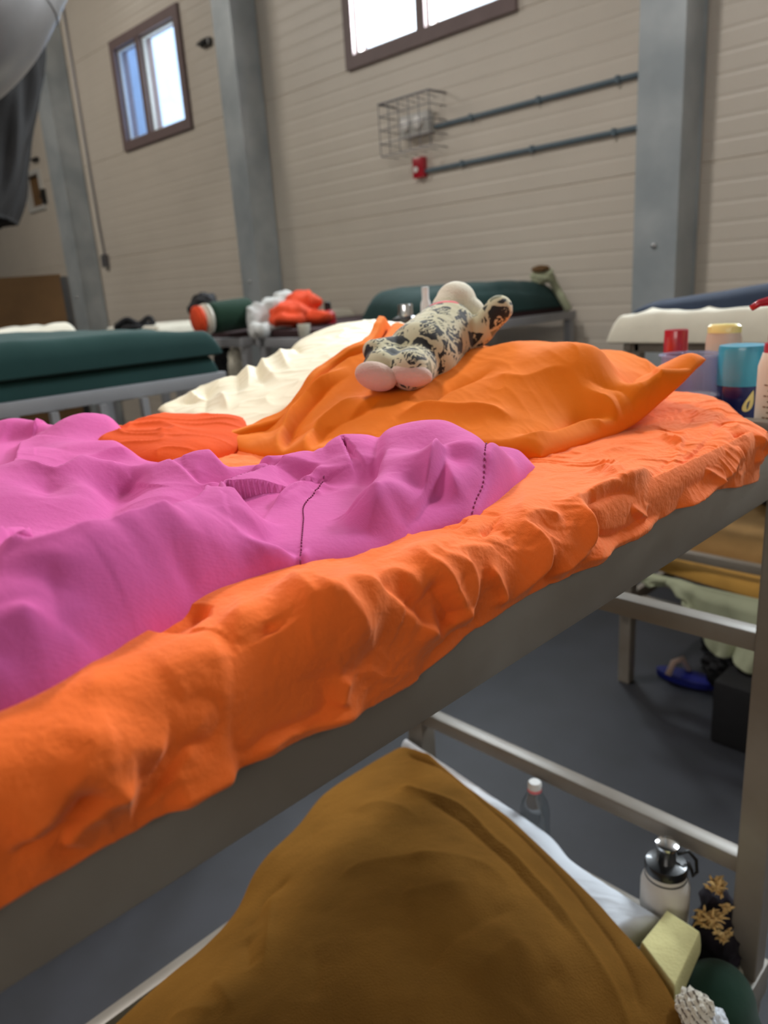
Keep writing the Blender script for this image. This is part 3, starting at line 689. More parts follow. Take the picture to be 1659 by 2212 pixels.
# ---- pink comforter
def Zp(x, y, z): q = onz(x, y, z); return (q[0], q[1], z)
ctl = [(0, 1198, -.135), (100, 1187, -.135), (200, 1158, -.135), (290, 1130, -.137), (370, 1108, -.140), (430, 1070, -.143), (481, 1036, -.142), (540, 1078, -.150), (600, 1098, -.150), (630, 1112, -.156), (560, 1150, -.155), (600, 1150, -.160), (520, 1220, -.172), (672, 1100, -.183), (650, 1165, -.189), (560, 1240, -.186),
       (60, 1140, -.172), (175, 1145, -.178), (290, 1090, -.168), (400, 1060, -.166), (0, 1160, -.170),
       (0, 1010, -.145), (60, 1002, -.145), (120, 1022, -.152), (190, 990, -.149), (250, 992, -.152), (310, 1000, -.160), (110, 1060, -.163), (60, 1050, -.152), (180, 1040, -.158),
       (240, 1068, -.178), (270, 1030, -.178), (322, 1010, -.182),
       (420, 966, -.148), (360, 985, -.155), (447, 1000, -.158), (560, 975, -.157), (500, 972, -.155), (300, 1060, -.166), (360, 1040, -.160),
       (600, 985, -.160), (640, 982, -.162), (570, 1008, -.154), (520, 1030, -.160), (600, 1030, -.160),
       (700, 1000, -.170), (660, 1045, -.172), (650, 1095, -.177), (636, 1150, -.186), (590, 1190, -.190),
       (970, 908, -.142), (880, 912, -.145), (840, 920, -.148), (760, 940, -.152), (700, 953, -.156), (955, 962, -.147), (985, 1010, -.158), (1010, 1050, -.170),
       (930, 985, -.160), (913, 1050, -.172), (870, 1113, -.184), (811, 1172, -.192),
       (782, 1041, -.168), (693, 1113, -.183), (634, 1185, -.190), (803, 1012, -.155), (824, 1050, -.156), (786, 1150, -.170), (740, 1180, -.178), (720, 1070, -.170), (880, 980, -.150), (860, 1040, -.158),
       (740, 1000, -.156), (750, 1050, -.160), (700, 1160, -.175), (650, 1220, -.186),
       (1062, 948, -.152), (1027, 1029, -.168), (997, 1079, -.176), (950, 1113, -.184), (1080, 985, -.160), (1110, 980, -.168), (1060, 1050, -.176), (990, 1120, -.186), (1130, 1000, -.178),
       (0, 962, -.188), (60, 948, -.184), (0, 903, -.155), (60, 901, -.155), (130, 908, -.154), (190, 893, -.150), (240, 935, -.156), (290, 950, -.162), (325, 985, -.175), (150, 950, -.158), (50, 985, -.168), (200, 960, -.163), (90, 950, -.172),
       (0, 1300, -.147), (150, 1300, -.150), (300, 1230, -.150), (100, 1400, -.168), (420, 1170, -.155), (250, 1340, -.172), (500, 1150, -.163), (400, 1250, -.178)]
P3 = [Zp(*c) for c in ctl]
for c in [(420, 966, -.148), (500, 972, -.155), (560, 975, -.157), (600, 985, -.160), (640, 982, -.162), (700, 953, -.156), (760, 940, -.152), (840, 920, -.148), (880, 912, -.145), (970, 908, -.142), (1062, 948, -.152),
          (360, 985, -.155), (0, 905, -.158), (60, 903, -.158), (130, 910, -.156), (190, 895, -.152), (240, 935, -.156), (290, 950, -.162)]:
    q = Zp(*c); P3.append((q[0]*1.10, q[1]*1.10, max(q[2]*1.10-.014, -.197)))
P3 += [(-.45, -.5, -.14), (-.8, -.5, -.15), (-1.2, -.5, -.16), (-.45, -.15, -.135), (-.8, -.1, -.15), (-1.2, 0, -.16), (-.65, .02, -.16), (-1.0, .2, -.165), (-1.22, .25, -.165)]
tp = TPS(P3, 2e-4)
head = [(-.473, .70), (-.53, .725), (-.60, .70), (-.66, .66), (-.685, .585), (-.715, .505), (-.79, .470), (-.87, .450), (-.93, .450), (-1.04, .50), (-1.16, .54), (-1.275, .53)]
far = [(-1.275, -.55), (-1.28, 0), (-1.275, .55)]
foot = [(-.375, -.55), (-.8, -.56), (-1.275, -.55)]
def PK(fn, pts, z=-.155): return onto(fn, pts, lambda X, Y: tp(X, Y), -.198, -.12)
pf = []
def pa(fn, pts, h, w, w2=None, z=-.155, tpv=.25): pf.append((PK(fn, pts, z), h, w, w2, tpv))
def ps(fn, pts, h, w=.008, reach=.09, tpv=.12): pf.append(('step', PK(fn, pts), h, w, reach, tpv))
ps(c1, [(-60, 815), (0, 807), (210, 778), (420, 710), (640, 657), (850, 600), (925, 578)], .034, .007, .09)
ps(c1, [(900, 588), (960, 530), (1050, 455), (1130, 412), (1190, 442), (1270, 515)], .024, .007, .06)
ps(c1, [(-40, 345), (80, 335), (180, 352), (300, 376), (440, 312), (620, 320), (760, 345)], .024, .009, .08)
ps(c1, [(1300, 508), (1400, 440), (1500, 382), (1600, 350), (1659, 335)], .022, .006, .05)
ps(c1, [(1020, 380), (1120, 352), (1220, 335), (1320, 300), (1400, 297)], .018, .008, .05)
ps(c1, [(795, 330), (870, 290), (960, 255), (1080, 260), (1180, 300)], .018, .010, .06)
ps(c1, [(60, 345), (95, 290), (130, 230), (190, 190), (260, 145), (330, 118)], .022, .010, .06, .35)
ps(c1, [(0, 690), (90, 725), (200, 772)], .020, .008, .06)
ps(c2, [(225, 750), (345, 612), (470, 505), (560, 420), (640, 330), (690, 240)], .022, .006, .05)
ps(c2, [(530, 850), (620, 745), (700, 660), (780, 555), (870, 430), (905, 310), (950, 245)][::-1], .024, .006, .05)
ps(c2, [(350, 340), (300, 400), (245, 490), (245, 600), (205, 690), (130, 780)], .020, .006, .05)
ps(c2, [(80, 880), (60, 820), (120, 770), (200, 740)], .006, .006, .04)
ps(c2, [(325, 215), (370, 195), (450, 200), (560, 150), (690, 118), (800, 125)], .016, .008, .05)
pa(c1, [(500, 1050), (540, 1150), (590, 1250), (640, 1310)], .013, .009, .018, -.165)
pa(c1, [(480, 980), (500, 1080), (470, 1200), (440, 1300)], -.012, .016, None, -.16)
pa(c1, [(370, 1240), (430, 1300), (480, 1340)], .009, .007, None, -.17)
pa(c1, [(250, 820), (260, 950), (300, 1080), (380, 1200)], -.011, .018, None, -.15)
pa(c1, [(0, 1200), (10, 1350), (40, 1600)], .014, .010, .02, -.17)
pa(c1, [(90, 980), (160, 1100), (240, 1250), (250, 1400)], .012, .018, None, -.16)
pa(c1, [(620, 960), (700, 900), (860, 870), (1000, 900)], .008, .014)
pa(c1, [(720, 800), (900, 760), (1060, 700), (1250, 700)], .007, .02)
pa(c1, [(640, 1020), (800, 1010), (1000, 980), (1250, 830)], -.008, .016, None, -.165)
pa(c1, [(415, 708), (470, 610), (560, 500), (640, 420), (780, 350)], -.022, .009, .016, -.172, .12)
pa(c1, [(910, 585), (1000, 510), (1060, 450), (1130, 410)], -.006, .006, .012, -.155)
pa(c1, [(1310, 505), (1420, 430), (1540, 370), (1640, 330)], -.008, .006, .012, -.165)
pa(c1, [(1060, 330), (1060, 400), (1100, 440)], -.006, .010, None, -.158)
pa(c1, [(990, 270), (1010, 340), (1060, 420)], .004, .010)
pa(c1, [(1060, 360), (1200, 330), (1330, 310)], -.006, .010, None, -.158)
pa(c1, [(60, 300), (180, 240), (300, 230), (420, 260)], -.005, .02, None, -.16)
pa(c1, [(330, 290), (560, 220), (720, 210)], .005, .015, None, -.16)
pa(c1, [(0, 190), (100, 200), (190, 160)], -.008, .02, None, -.175)
pa(c1, [(250, 350), (230, 430), (240, 520)], -.006, .02, None, -.158)
pa(c2, [(350, 340), (300, 400), (240, 500), (245, 600), (205, 690), (150, 760)], -.018, .006, .008, -.176, .1)
pa(c2, [(370, 200), (350, 260), (365, 320)], -.010, .005, .008, -.162)
pa(c2, [(325, 210), (300, 260), (290, 330)], -.007, .004, .006, -.165)
for k, (a, b) in enumerate([((300, 380), (350, 420)), ((260, 440), (310, 470)), ((240, 520), (300, 540)), ((245, 590), (290, 600)), ((215, 660), (260, 690)), ((180, 740), (230, 750)), ((330, 350), (410, 350))]):
    pa(c2, [a, b], .007, .004, None, -.172, .4)
pa(c2, [(690, 130), (610, 280), (570, 400), (480, 500), (350, 600), (230, 740)], -.010, .006, .016, -.170)
pa(c2, [(900, 290), (860, 440), (770, 590), (620, 740), (540, 820)], -.012, .008, .018, -.176)
pa(c2, [(960, 240), (1000, 330), (1060, 430)], .011, .008, .014, -.150)
pa(c2, [(560, 420), (640, 450), (600, 580), (560, 700)], .007, .014, None, -.165)
pa(c2, [(350, 470), (370, 420), (430, 400)], -.005, .008, None, -.165)
pa(c2, [(330, 650), (400, 750), (500, 790)], .004, .02, None, -.18)
stitch = [(1215, 210), (1170, 300), (1130, 400), (1100, 460), (1060, 520), (980, 580), (880, 640), (760, 700), (640, 770), (540, 840)]
pa(c2, stitch, -.007, .0035, .006, -.172, .05)
pa(c2, [(1420, 300), (1370, 330), (1330, 400)], -.009, .012, None, -.178)
pa(c2, [(1440, 340), (1360, 310), (1280, 280)], .004, .01, None, -.17)
def pn(X, Y): return 0.0022*fbm(X*12, Y*12, 3)+.0010*(ridged((X+.6*Y)*7+fbm(X*6, Y*6, 2), (Y-.6*X)*20+fbm(X*5, Y*5, 2)*2, 2)-.5)+.0003*fbm(X*90, Y*90, 2)
pink = puff('comforter', M['pink'], near, [far[0], far[1], (-1.275, .2), far[2]][::1] and [(-1.275, -.55), (-1.28, -.2), (-1.28, .1), (-1.278, .3), (-1.275, .53)], foot, head, 620, 460, lambda X, Y: np.clip(tp(X, Y), -.190, -.12), -.206, .036, pf, pn, ev=.35, eu=.0, edgepow=.55, floor=-.186)
tag(pink, 'thick pink puckered comforter bunched over the orange sheet on the nearest bunk', 'comforter')
# stitches on the seam
bpy.context.view_layer.update()
dg = bpy.context.evaluated_depsgraph_get()
def drop_on(o, xy, z=.3):
    ok, loc, n, i = o.ray_cast(Vector((xy[0], xy[1], EYE+z))-o.location, Vector((0, 0, -1))); return loc if ok else None
sl = spline(np.array(PK(c2, stitch[:7], -.168)), 120); sm = MB()
for i in range(0, 118, 2):
    a, b = drop_on(pink, sl[i]), drop_on(pink, sl[i+1])
    if a and b: sm.tube([a+Vector((0, 0, .0003)), (a+b)/2+Vector((0, 0, .0014)), b+Vector((0, 0, .0003))], .0006, 6)
sl = spline(np.array(PK(c2, [(350, 345), (300, 400), (247, 490), (247, 600), (208, 690), (160, 750)], -.168)), 90)
for i in range(0, 88, 2):
    a, b = drop_on(pink, sl[i]), drop_on(pink, sl[i+1])
    if a and b: sm.tube([a+Vector((0, 0, .0002)), (a+b)/2+Vector((0, 0, .001)), b+Vector((0, 0, .0002))], .0006, 6)
sm.build('seam_stitches', M['thread'], pink, smooth=True)

# ---- deep orange cloth at the far side
dcl = puff('orange_cloth', M['dorange'], [(-.84, .47), (-.93, .43), (-1.04, .42)], [(-.97, .68), (-1.08, .70), (-1.20, .66)], [(-.84, .47), (-.88, .58), (-.97, .68)], [(-1.04, .42), (-1.15, .52), (-1.20, .66)], 120, 120,
           lambda X, Y: -.172+.010*fbm(X*7, Y*7, 3)+.012*(ridged(X*5+Y*8, Y*13-X*9, 2)-.5), -.204, .07)
tag(dcl, 'deep orange bunched cloth between the pink comforter and the cream pillow', 'cloth')

# ---- pillows
def Yp(x, y, v): q = ony(x, y, v); return (q[0], q[1], q[2])
pc = [Yp(*c) for c in [(820, 690, 1.03), (760, 712, .99), (880, 706, 1.04), (1180, 742, .98), (1100, 742, .99), (1300, 752, .98), (1020, 752, 1.02), (960, 745, 1.05), (1420, 775, 1.0), (1500, 770, 1.04)]]
pc += [(x, y, z) for x, y, z in [(-.95, .63, -.192), (-.90, .70, -.165), (-.80, .66, -.185), (-.70, .70, -.180), (-.60, .74, -.178), (-.52, .78, -.182), (-.51, .88, -.182), (-.50, 1.0, -.172), (-.47, 1.06, -.150), (-.44, 1.08, -.128),
                                 (-.88, .80, -.125), (-.78, .76, -.150), (-.80, .82, -.143), (-.72, .85, -.142), (-.62, .84, -.140), (-.95, .88, -.090), (-.85, .92, -.105), (-.75, .95, -.112), (-.65, .92, -.108), (-.57, .92, -.125), (-1.0, .80, -.115), (-1.05, .92, -.085), (-1.1, 1.05, -.07),
                                 (-1.05, 1.2, -.11), (-.8, 1.2, -.13), (-.6, 1.18, -.13)]]
ptp = TPS(pc, 2e-4)
case_front = [(-.965, .585), (-.87, .575), (-.78, .575), (-.68, .63), (-.58, .70), (-.497, .745)]
case_back = [(-1.16, 1.17), (-.95, 1.24), (-.75, 1.24), (-.60, 1.19), (-.446, 1.08)]
case_right = [(-.497, .745), (-.492, .86), (-.470, .98), (-.452, 1.03), (-.446, 1.08)]
case_left = [(-.965, .585)]+[tuple(onz(*p)[:2]) for p in [(500, 905, -.170), (600, 830, -.128), (700, 752, -.088), (780, 710, -.064)]]+[(-1.16, 1.17)]
def case_zb(X, Y): return -.204+.078*np.exp(-((X+.446)**2+(Y-1.09)**2)/.11**2)
cf = []
def ca(fn, pts, h, w, w2=None, v=None, tpv=.25):
    L = onto(fn, pts, ptp, -.196, -.045)
    cf.append((L, h, w, w2, tpv))
ca(c6, [(240, 650), (420, 540), (540, 420), (640, 300), (740, 190), (880, 110)], .015, .008, .016)
ca(c6, [(300, 560), (460, 440), (560, 340), (640, 260), (760, 160)], -.014, .010)
ca(c6, [(500, 690), (560, 560), (640, 440), (760, 350), (860, 290)], .016, .010, .018)
ca(c6, [(540, 690), (600, 560), (700, 440), (860, 340)], -.015, .010)
ca(c6, [(620, 690), (700, 580), (800, 500), (930, 430)], .014, .010, .02)
ca(c6, [(660, 690), (740, 600), (880, 510), (1010, 430)], -.010, .010)
ca(c6, [(1040, 530), (1160, 490), (1300, 490), (1500, 510), (1600, 540)], .011, .010)
ca(c6, [(1150, 480), (1280, 400), (1420, 340), (1500, 300)], -.009, .014)
ca(c6, [(700, 590), (820, 540), (900, 470), (1000, 420)], .005, .012)
ca(c5, [(0, 50), (200, 60), (400, 20), (560, 40)], .005, .014)
ca(c5, [(80, 410), (300, 390), (600, 310), (800, 230), (960, 160), (1080, 110)], .010, .010, .012)
ca(c5, [(150, 370), (350, 350), (560, 290), (760, 210), (900, 160)], -.013, .010)
ca(c5, [(560, 90), (640, 140), (720, 170), (850, 160), (1000, 110)], .006, .009)
ca(c5, [(540, 30), (680, 60), (800, 80), (1000, 60), (1180, 10)], -.010, .014)
ca(lambda x, y: (1240+x/3.96, 580+y/3.96), [(560, 740), (640, 830), (800, 850)], .006, .007)
ca(lambda x, y: (1240+x/3.96, 580+y/3.96), [(640, 780), (760, 800), (900, 760), (1060, 740)], -.007, .008)
ca(lambda x, y: (1240+x/3.96, 580+y/3.96), [(330, 960), (360, 1050), (480, 1090), (700, 1060)], -.007, .010)
def cnz(X, Y): return .0030*fbm(X*11, Y*11, 3)+.0022*(ridged((X-.5*Y)*7, (Y+.5*X)*20, 3)-.5)
e = empty('pillow', (-.8, .9, EYE+ZT), 'cream pillow half inside an amber orange pillowcase at the head of the nearest bunk', 'pillow')
def casetop(X, Y): return np.maximum(np.clip(ptp(X, Y), -.196, -.045), case_zb(X, Y)+.014)
puff('pillowcase', M['case'], case_front, case_back, case_left, case_right, 420, 300, casetop, case_zb, .035, cf, cnz, e, ev=.4, eu=.4)
# hem band of the open end: a thin lip along the left edge
hp = []; LL = spline(case_left, 90)
for i, (x, y) in enumerate(LL):
    hp.append((x-.004, y-.002))
def lip(X, Y): return np.clip(ptp(X, Y), -.19, -.045)+.007+.003*np.sin(Y*60+X*20)
lf = [(x-.006, y) for x, y in case_left]; lr = [(x+.028, y-.004) for x, y in case_left]
puff('pillowcase_hem', M['case'], [lf[0], lr[0]], [lf[-1], lr[-1]], lf, lr, 24, 220, lip, -.200, .010, (), lambda X, Y: .003*fbm(X*30, Y*30, 2), e, ev=0, eu=.6, edgepow=.5)
cr_pts = [Yp(*c) for c in [(740, 702, 1.13), (690, 722, 1.07), (600, 765, .97), (540, 790, .90), (480, 815, .84), (430, 845, .785), (380, 870, .74)]]
cr_pts += [(-.95, .75, -.16), (-1.0, .70, -.175), (-1.1, .68, -.178), (-1.2, .72, -.178), (-1.05, .85, -.125), (-1.1, .95, -.105), (-1.15, .80, -.145), (-1.1, 1.15, -.09), (-1.37, .95, -.15), (-1.35, .72, -.185)]
ctp = TPS(cr_pts, 3e-4)
crf = []
def cra(pts, h, w):
    L = onto(c6, pts, ctp, -.19, -.05)
    crf.append((L, h, w, None, .3))
for pts, h, w in [([(420, 240), (430, 320), (470, 400)], -.012, .012), ([(440, 230), (460, 300), (540, 380)], .010, .010), ([(320, 290), (340, 370), (330, 450)], -.008, .012), ([(120, 400), (160, 440), (230, 440)], .008, .008), ([(190, 380), (200, 440), (190, 520)], -.006, .01),
                  ([(250, 400), (280, 440), (300, 500)], .006, .008), ([(520, 230), (560, 290), (600, 320)], .007, .008), ([(560, 190), (620, 230), (660, 250)], -.007, .009), ([(90, 440), (150, 450), (210, 430)], -.006, .006), ([(370, 260), (390, 340), (380, 430)], .007, .010)]: cra(pts, h, w)
puff('cushion', M['cream'], [(-.93, .61), (-1.10, .64), (-1.36, .72)], [(-.98, 1.22), (-1.15, 1.24), (-1.34, 1.20)], [(-.93, .61), (-.95, .9), (-.98, 1.22)], [(-1.36, .72), (-1.40, .95), (-1.34, 1.20)], 220, 260,
     lambda X, Y: np.clip(ctp(X, Y), -.19, -.05), -.200, .035, crf, lambda X, Y: .004*fbm(X*12, Y*12, 3)+.004*(ridged((X+.3*Y)*12, (Y-.3*X)*16, 2)-.5), e)

# ---- plush toy, lying on the pillowcase, soles towards the camera
def Dp(x, y, d): return dep(x, y, d)
toy = empty('plush_toy', tuple(up(Dp(900, 800, 1.2))), 'small plush toy in banknote print fabric with cream head, lying on the orange pillowcase', 'toy')
balls = []
balls += capsule(Dp(912, 772, 1.19), Dp(962, 718, 1.26), .058, .052, 6)                    # torso
balls += capsule(Dp(905, 790, 1.17), Dp(885, 800, 1.10), .036, .030, 5)                    # right leg
balls += capsule(Dp(860, 775, 1.18), Dp(822, 795, 1.11), .034, .027, 5)                    # left leg
balls += capsule(Dp(930, 735, 1.23), Dp(865, 752, 1.17), .022, .022, 5)
balls += capsule(Dp(865, 752, 1.17), Dp(808, 758, 1.13), .021, .018, 5)
balls += capsule(Dp(1000, 745, 1.27), Dp(1040, 710, 1.25), .026, .024, 5)
balls += capsule(Dp(1040, 710, 1.25), Dp(1078, 668, 1.23), .022, .023, 6)
body = blob('body', M['money'], balls, toy, .0035, 8)
def ellipsoid(name, m, c, r, axis, parent, k=0):
    q = Vector(axis).to_track_quat('Z', 'Y').to_matrix()
    bm = bmesh.new(); bmesh.ops.create_uvsphere(bm, u_segments=40, v_segments=24, radius=1)
    b = MB().bm(bm, Matrix.Translation(up(c)) @ q.to_4x4() @ Matrix.Rotation(k, 4, 'Z') @ Matrix.Diagonal((*r, 1))); return b.build(name, m, parent, smooth=True)
tocam = -CAM[2]
def sole(c, rx, ry, rz, roll, tilt=(0, 0)):
    ax = Vector(tocam+CAM[0]*tilt[0]+CAM[1]*tilt[1]).normalized(); X = Vector(CAM[0]*math.cos(roll)+CAM[1]*math.sin(roll)); X = (X-ax*X.dot(ax)).normalized(); Y = ax.cross(X)
    R = Matrix((X, Y, ax)).transposed()
    bm = bmesh.new(); bmesh.ops.create_uvsphere(bm, u_segments=40, v_segments=24, radius=1)
    return MB().bm(bm, Matrix.Translation(up(c)) @ R.to_4x4() @ Matrix.Diagonal((rx, ry, rz, 1)))
sole(Dp(888, 810, 1.085), .031, .0165, .016, -.12, (-.1, -.35)).build('foot_pad', M['pad'], body, smooth=True)
sole(Dp(812, 813, 1.085), .031, .0205, .018, -.28, (-.1, -.3)).build('foot_pad', M['pad'], body, smooth=True)
hb = [(Dp(985, 652, 1.29), (.034, .036, .034), None), (Dp(968, 668, 1.28), (.030, .026, .030), None), (Dp(1012, 682, 1.29), (.032, .026, .032), None), (Dp(990, 690, 1.29), (.034, .028, .034), None), (Dp(960, 690, 1.29), (.030, .02, .03), None)]
blob('head', M['plush'], hb, toy, .003, 5)
sole(Dp(958, 664, 1.240), .027, .010, .012, .14).build('muzzle_patch', M['coral'], toy, smooth=True)

# ---- shelf tray hooked on the head end with toiletries
tr = MB().box((-1.46, 1.325, EYE-.305), (-.34, 1.60, EYE-.285)).box((-1.47, 1.325, EYE-.305), (-1.46, 1.60, EYE-.265)).box((-1.46, 1.59, EYE-.305), (-.34, 1.60, EYE-.265))
tag(tr.build('bedside_tray', M['railb']), 'grey metal tray on the head end of the nearest bunk, behind the pillow', 'tray')
TZ = EYE-.2845
def at_tray(px, y): q = ony(px[0], px[1], y); return q[0], q[1]
def bottle(name, x, y, lab, cat, parts, loc_z=TZ):
    e = empty(name, (x, y, loc_z), lab, cat)
    for nm, m, prof, kw in parts: MB().lathe(prof, 36, (x, y, loc_z), **kw).build(nm, M[m], e, auto=True)
    return e
def prof_scale(z1, r): return [(r*.93, 0), (r, .006), (r, z1-.01), (r*.9, z1)]
# blue can with cyan cap
x, y = at_tray((1602, 800), 1.42); zt = ony(1602, 745, 1.42)[2]+EYE-TZ; zc = ony(1600, 815, 1.42)[2]+EYE-TZ
rad = 49/F_PX*np.dot(np.array([x, y, -.15]), CAM[2])
e = bottle('shaving_foam_can', x, y, 'dark blue aerosol can with a cyan cap at the right edge, behind the orange sheet', 'can',
           [('can_body', 'blue', [(rad*.9, 0), (rad*.97, .004), (rad*.97, zc-.006), (rad*.93, zc)], {}), ('cap', 'cyan', [(rad*.99, zc-.012), (rad*1.0, zc), (rad*1.0, zt-.006), (rad*.96, zt), (rad*.5, zt+.001)], {})])
# leaf drop emblem and text lines on the can, facing the camera
def on_can(ang, z, r): return Vector((x+math.cos(ang)*r, y+math.sin(ang)*r, TZ+z))
ca0 = math.atan2(-y, -x)
lf = []; n = 20
for i in range(n):
    t = 2*math.pi*i/n; u = math.cos(t); w = .0075*math.sin(t)*(1-u*.75); lf.append((w+u*.006, u*.019))
vs = [on_can(ca0+.42+a/rad, zc-.037+b, rad*.985) for a, b in lf]
link('leaf_emblem', [tuple(v) for v in vs], [list(range(n))], M['pyel'], e, smooth=False)
tl = MB()
for k in range(12):
    z = zc-.072-k*.0065; a0 = ca0+.05; a1 = ca0+.80+.04*((k*7) % 3)
    for j in range(10):
        if (k*5+j*3) % 7 == 0: continue
        u0, u1 = a0+(a1-a0)*j/10, a0+(a1-a0)*(j+.85)/10
        kk = len(tl.v); tl.v += [tuple(on_can(u0, z, rad*.983)), tuple(on_can(u1, z, rad*.983)), tuple(on_can(u1, z+.0016, rad*.983)), tuple(on_can(u0, z+.0016, rad*.983))]; tl.f.append([kk, kk+1, kk+2, kk+3])
tl.build('printed_text', M['grey'], e)
# cream bottle with printed label, right of the can (cut by the frame)
x2, y2 = at_tray((1690, 850), 1.36)
zt2 = ony(1690, 750, 1.36)[2]+EYE-TZ
e2 = bottle('pump_bottle', x2, y2+.0, 'cream bottle with a crimson pump head at the right edge', 'bottle',
            [('bottle_body', 'wcloth', [(.036, 0), (.040, .006), (.040, zt2-.03), (.034, zt2-.008), (.02, zt2)], {}), ('collar', 'red', [(.033, zt2-.012), (.033, zt2+.008), (.028, zt2+.010), (.028, zt2+.021), (.012, zt2+.024)], {}),
             ('neck', 'white_p', [(.0065, zt2+.02), (.0065, zt2+.046)], {}), ('pump_stem', 'red', [(.008, zt2+.040), (.010, zt2+.056), (.018, zt2+.066), (.022, zt2+.078), (.018, zt2+.084), (.002, zt2+.0845)], {})])
hx = Vector(-CAM[0]); hx.z = 0; hx.normalize(); pt = Vector((x2, y2, TZ+zt2+.076))
MB().tube([pt, pt+hx*.03, pt+hx*.05+Vector((0, 0, -.003)), pt+hx*.062+Vector((0, 0, -.010))], [.009, .008, .006, .005], 12).build('nozzle', M['red'], e2, smooth=True)
tl = MB(); ca2 = math.atan2(-y2, -x2)
for k in range(9):
    for j in range(7):
        if (k*3+j*5) % 6 == 0: continue
        u0 = ca2-.75+1.3*j/7; u1 = u0+1.3*.8/7; z = zt2-.05-k*.009; kk = len(tl.v)
        pp = lambda a, zz: (x2+math.cos(a)*.0404, y2+math.sin(a)*.0404, TZ+zz)
        tl.v += [pp(u0, z), pp(u1, z), pp(u1, z+.0022), pp(u0, z+.0022)]; tl.f.append([kk, kk+1, kk+2, kk+3])
tl.build('printed_text', M['card'], e2)
# small bottle with red cap
x, y = at_tray((1460, 740), 1.50); zt = ony(1460, 712, 1.50)[2]+EYE-TZ; r = 25/F_PX*1.55*.95
bottle('red_capped_bottle', x, y, 'small clear bottle with a ribbed red cap behind the tip of the pillowcase', 'bottle',
       [('bottle_body', 'tub', [(.030, 0), (.032, .005), (.032, zt-.075), (.022, zt-.055), (.02, zt-.05)], {}), ('cap', 'red', [(r, zt-.054), (r*1.02, zt-.045), (r*1.0, zt-.003), (r*.95, zt), (r*.4, zt+.0005)], {})])
# pale yellow topped bottle (oval)
x, y = at_tray((1562, 760), 1.50); zt = ony(1562, 700, 1.50)[2]+EYE-TZ
bottle('shampoo_bottle', x, y, 'pale pink oval bottle with a slanted pale yellow cap, left of the red pump', 'bottle',
       [('bottle_body', 'ppink', [(.030, 0), (.034, .005), (.034, zt-.03), (.031, zt-.016)], dict(sy=.55)), ('cap', 'pyel', [(.0315, zt-.016), (.0315, zt-.004), (.026, zt), (.004, zt+.001)], dict(sy=.57))])
# clear tub
x, y = at_tray((1492, 800), 1.42); zt = ony(1492, 764, 1.42)[2]+EYE-TZ
tb = empty('plastic_tub', (x, y, TZ), 'clear frosted round tub beside the blue can', 'tub')
MB().lathe([(.044, 0), (.05, .008), (.052, zt-.03), (.053, zt-.004), (.058, zt-.002), (.058, zt), (.050, zt), (.049, .03), (.04, .012)], 40, (x, y, TZ)).build('tub_body', M['tub'], tb, auto=True)
MB().lathe([(.043, .010), (.049, .030), (.049, .052), (.02, .054)], 32, (x, y, TZ)).build('contents', M['wcloth'], tb, auto=True)
# dark flask with steel cap and white spray bottle behind the pillow
x, y = at_tray((875, 670), 1.40)
q = np.array([x, 0, 0]); d = ray(875, 657); y = d[1]*x/d[0]; zt = d[2]*x/d[0]+EYE-TZ
bottle('insulated_flask', x, y, 'dark flask with a polished steel cap behind the orange pillow', 'flask',
       [('flask_body', 'white_enamel', [(.036, 0), (.038, .005), (.038, zt-.06), (.030, zt-.045)], {}), ('lid', 'blackp', [(.032, zt-.050), (.034, zt-.046), (.034, zt-.034), (.022, zt-.028)], {}), ('cap', 'chrome', [(.0185, zt-.03), (.0185, zt-.003), (.0175, zt), (.004, zt+.0005)], {})])
d = ray(918, 620); k = 1.52/d[1]; x, y, zt = d[0]*k, 1.52, d[2]*k+EYE-TZ
bottle('spray_bottle', x, y, 'slim white nozzle bottle standing between the steel flask cap and the toy', 'bottle',
       [('bottle_body', 'white_p', [(.022, 0), (.024, .004), (.024, zt-.10), (.017, zt-.085)], {}), ('nozzle', 'white_p', [(.016, zt-.087), (.013, zt-.04), (.009, zt-.03), (.0095, zt), (.002, zt+.0005)], {})])

# ================================================================== LOWER BUNK OF THE NEAREST BED
LZ = -1.378
tag(MB().box((-1.12, -.70, EYE+LZ), (-.42, 1.06, EYE-1.215), .02).build('mattress', M['yfoam'], auto=True), 'thin foam mattress on the lower bunk under the golden brown blanket', 'mattress')
bp = [(-1.2, 1.10, -1.13), (-1.05, 1.10, -1.09), (-.8, 1.08, -1.08), (-.6, 1.0, -1.09), (-.45, .90, -1.10), (-1.14, .80, -1.12), (-1.05, .6, -1.12), (-1.0, .35, -1.14), (-.8, .9, -1.05), (-.8, .7, -1.05), (-.65, .75, -1.04), (-.55, .6, -1.06), (-.8, .4, -1.08), (-.6, .3, -1.09), (-.4, .6, -1.10), (-.9, .1, -1.12), (-.5, 0, -1.12), (-.9, .95, -1.07), (-.40, .8, -1.12)]
btp = TPS(bp, 1e-3)
def q2(x, y, z): return tuple(onz(x, y, z)[:2])
bl = [q2(870, 1600, -1.14), q2(800, 1634, -1.14), q2(700, 1705, -1.15), q2(640, 1785, -1.16), q2(550, 1880, -1.17), q2(512, 1950, -1.19), q2(478, 2008, -1.22), q2(430, 2062, -1.24), q2(330, 2150, -1.25), q2(250, 2225, -1.25), (-1.08, .0), (-1.05, -.3)]
br = [q2(870, 1600, -1.14), q2(930, 1655, -1.15), q2(1026, 1733, -1.15), q2(1136, 1812, -1.15), q2(1206, 1870, -1.15), q2(1293, 1948, -1.15), q2(1342, 2001, -1.15), q2(1404, 2070, -1.15), q2(1457, 2150, -1.15), q2(1478, 2215, -1.15), (-.355, .80), (-.37, .5), (-.38, -.3)]
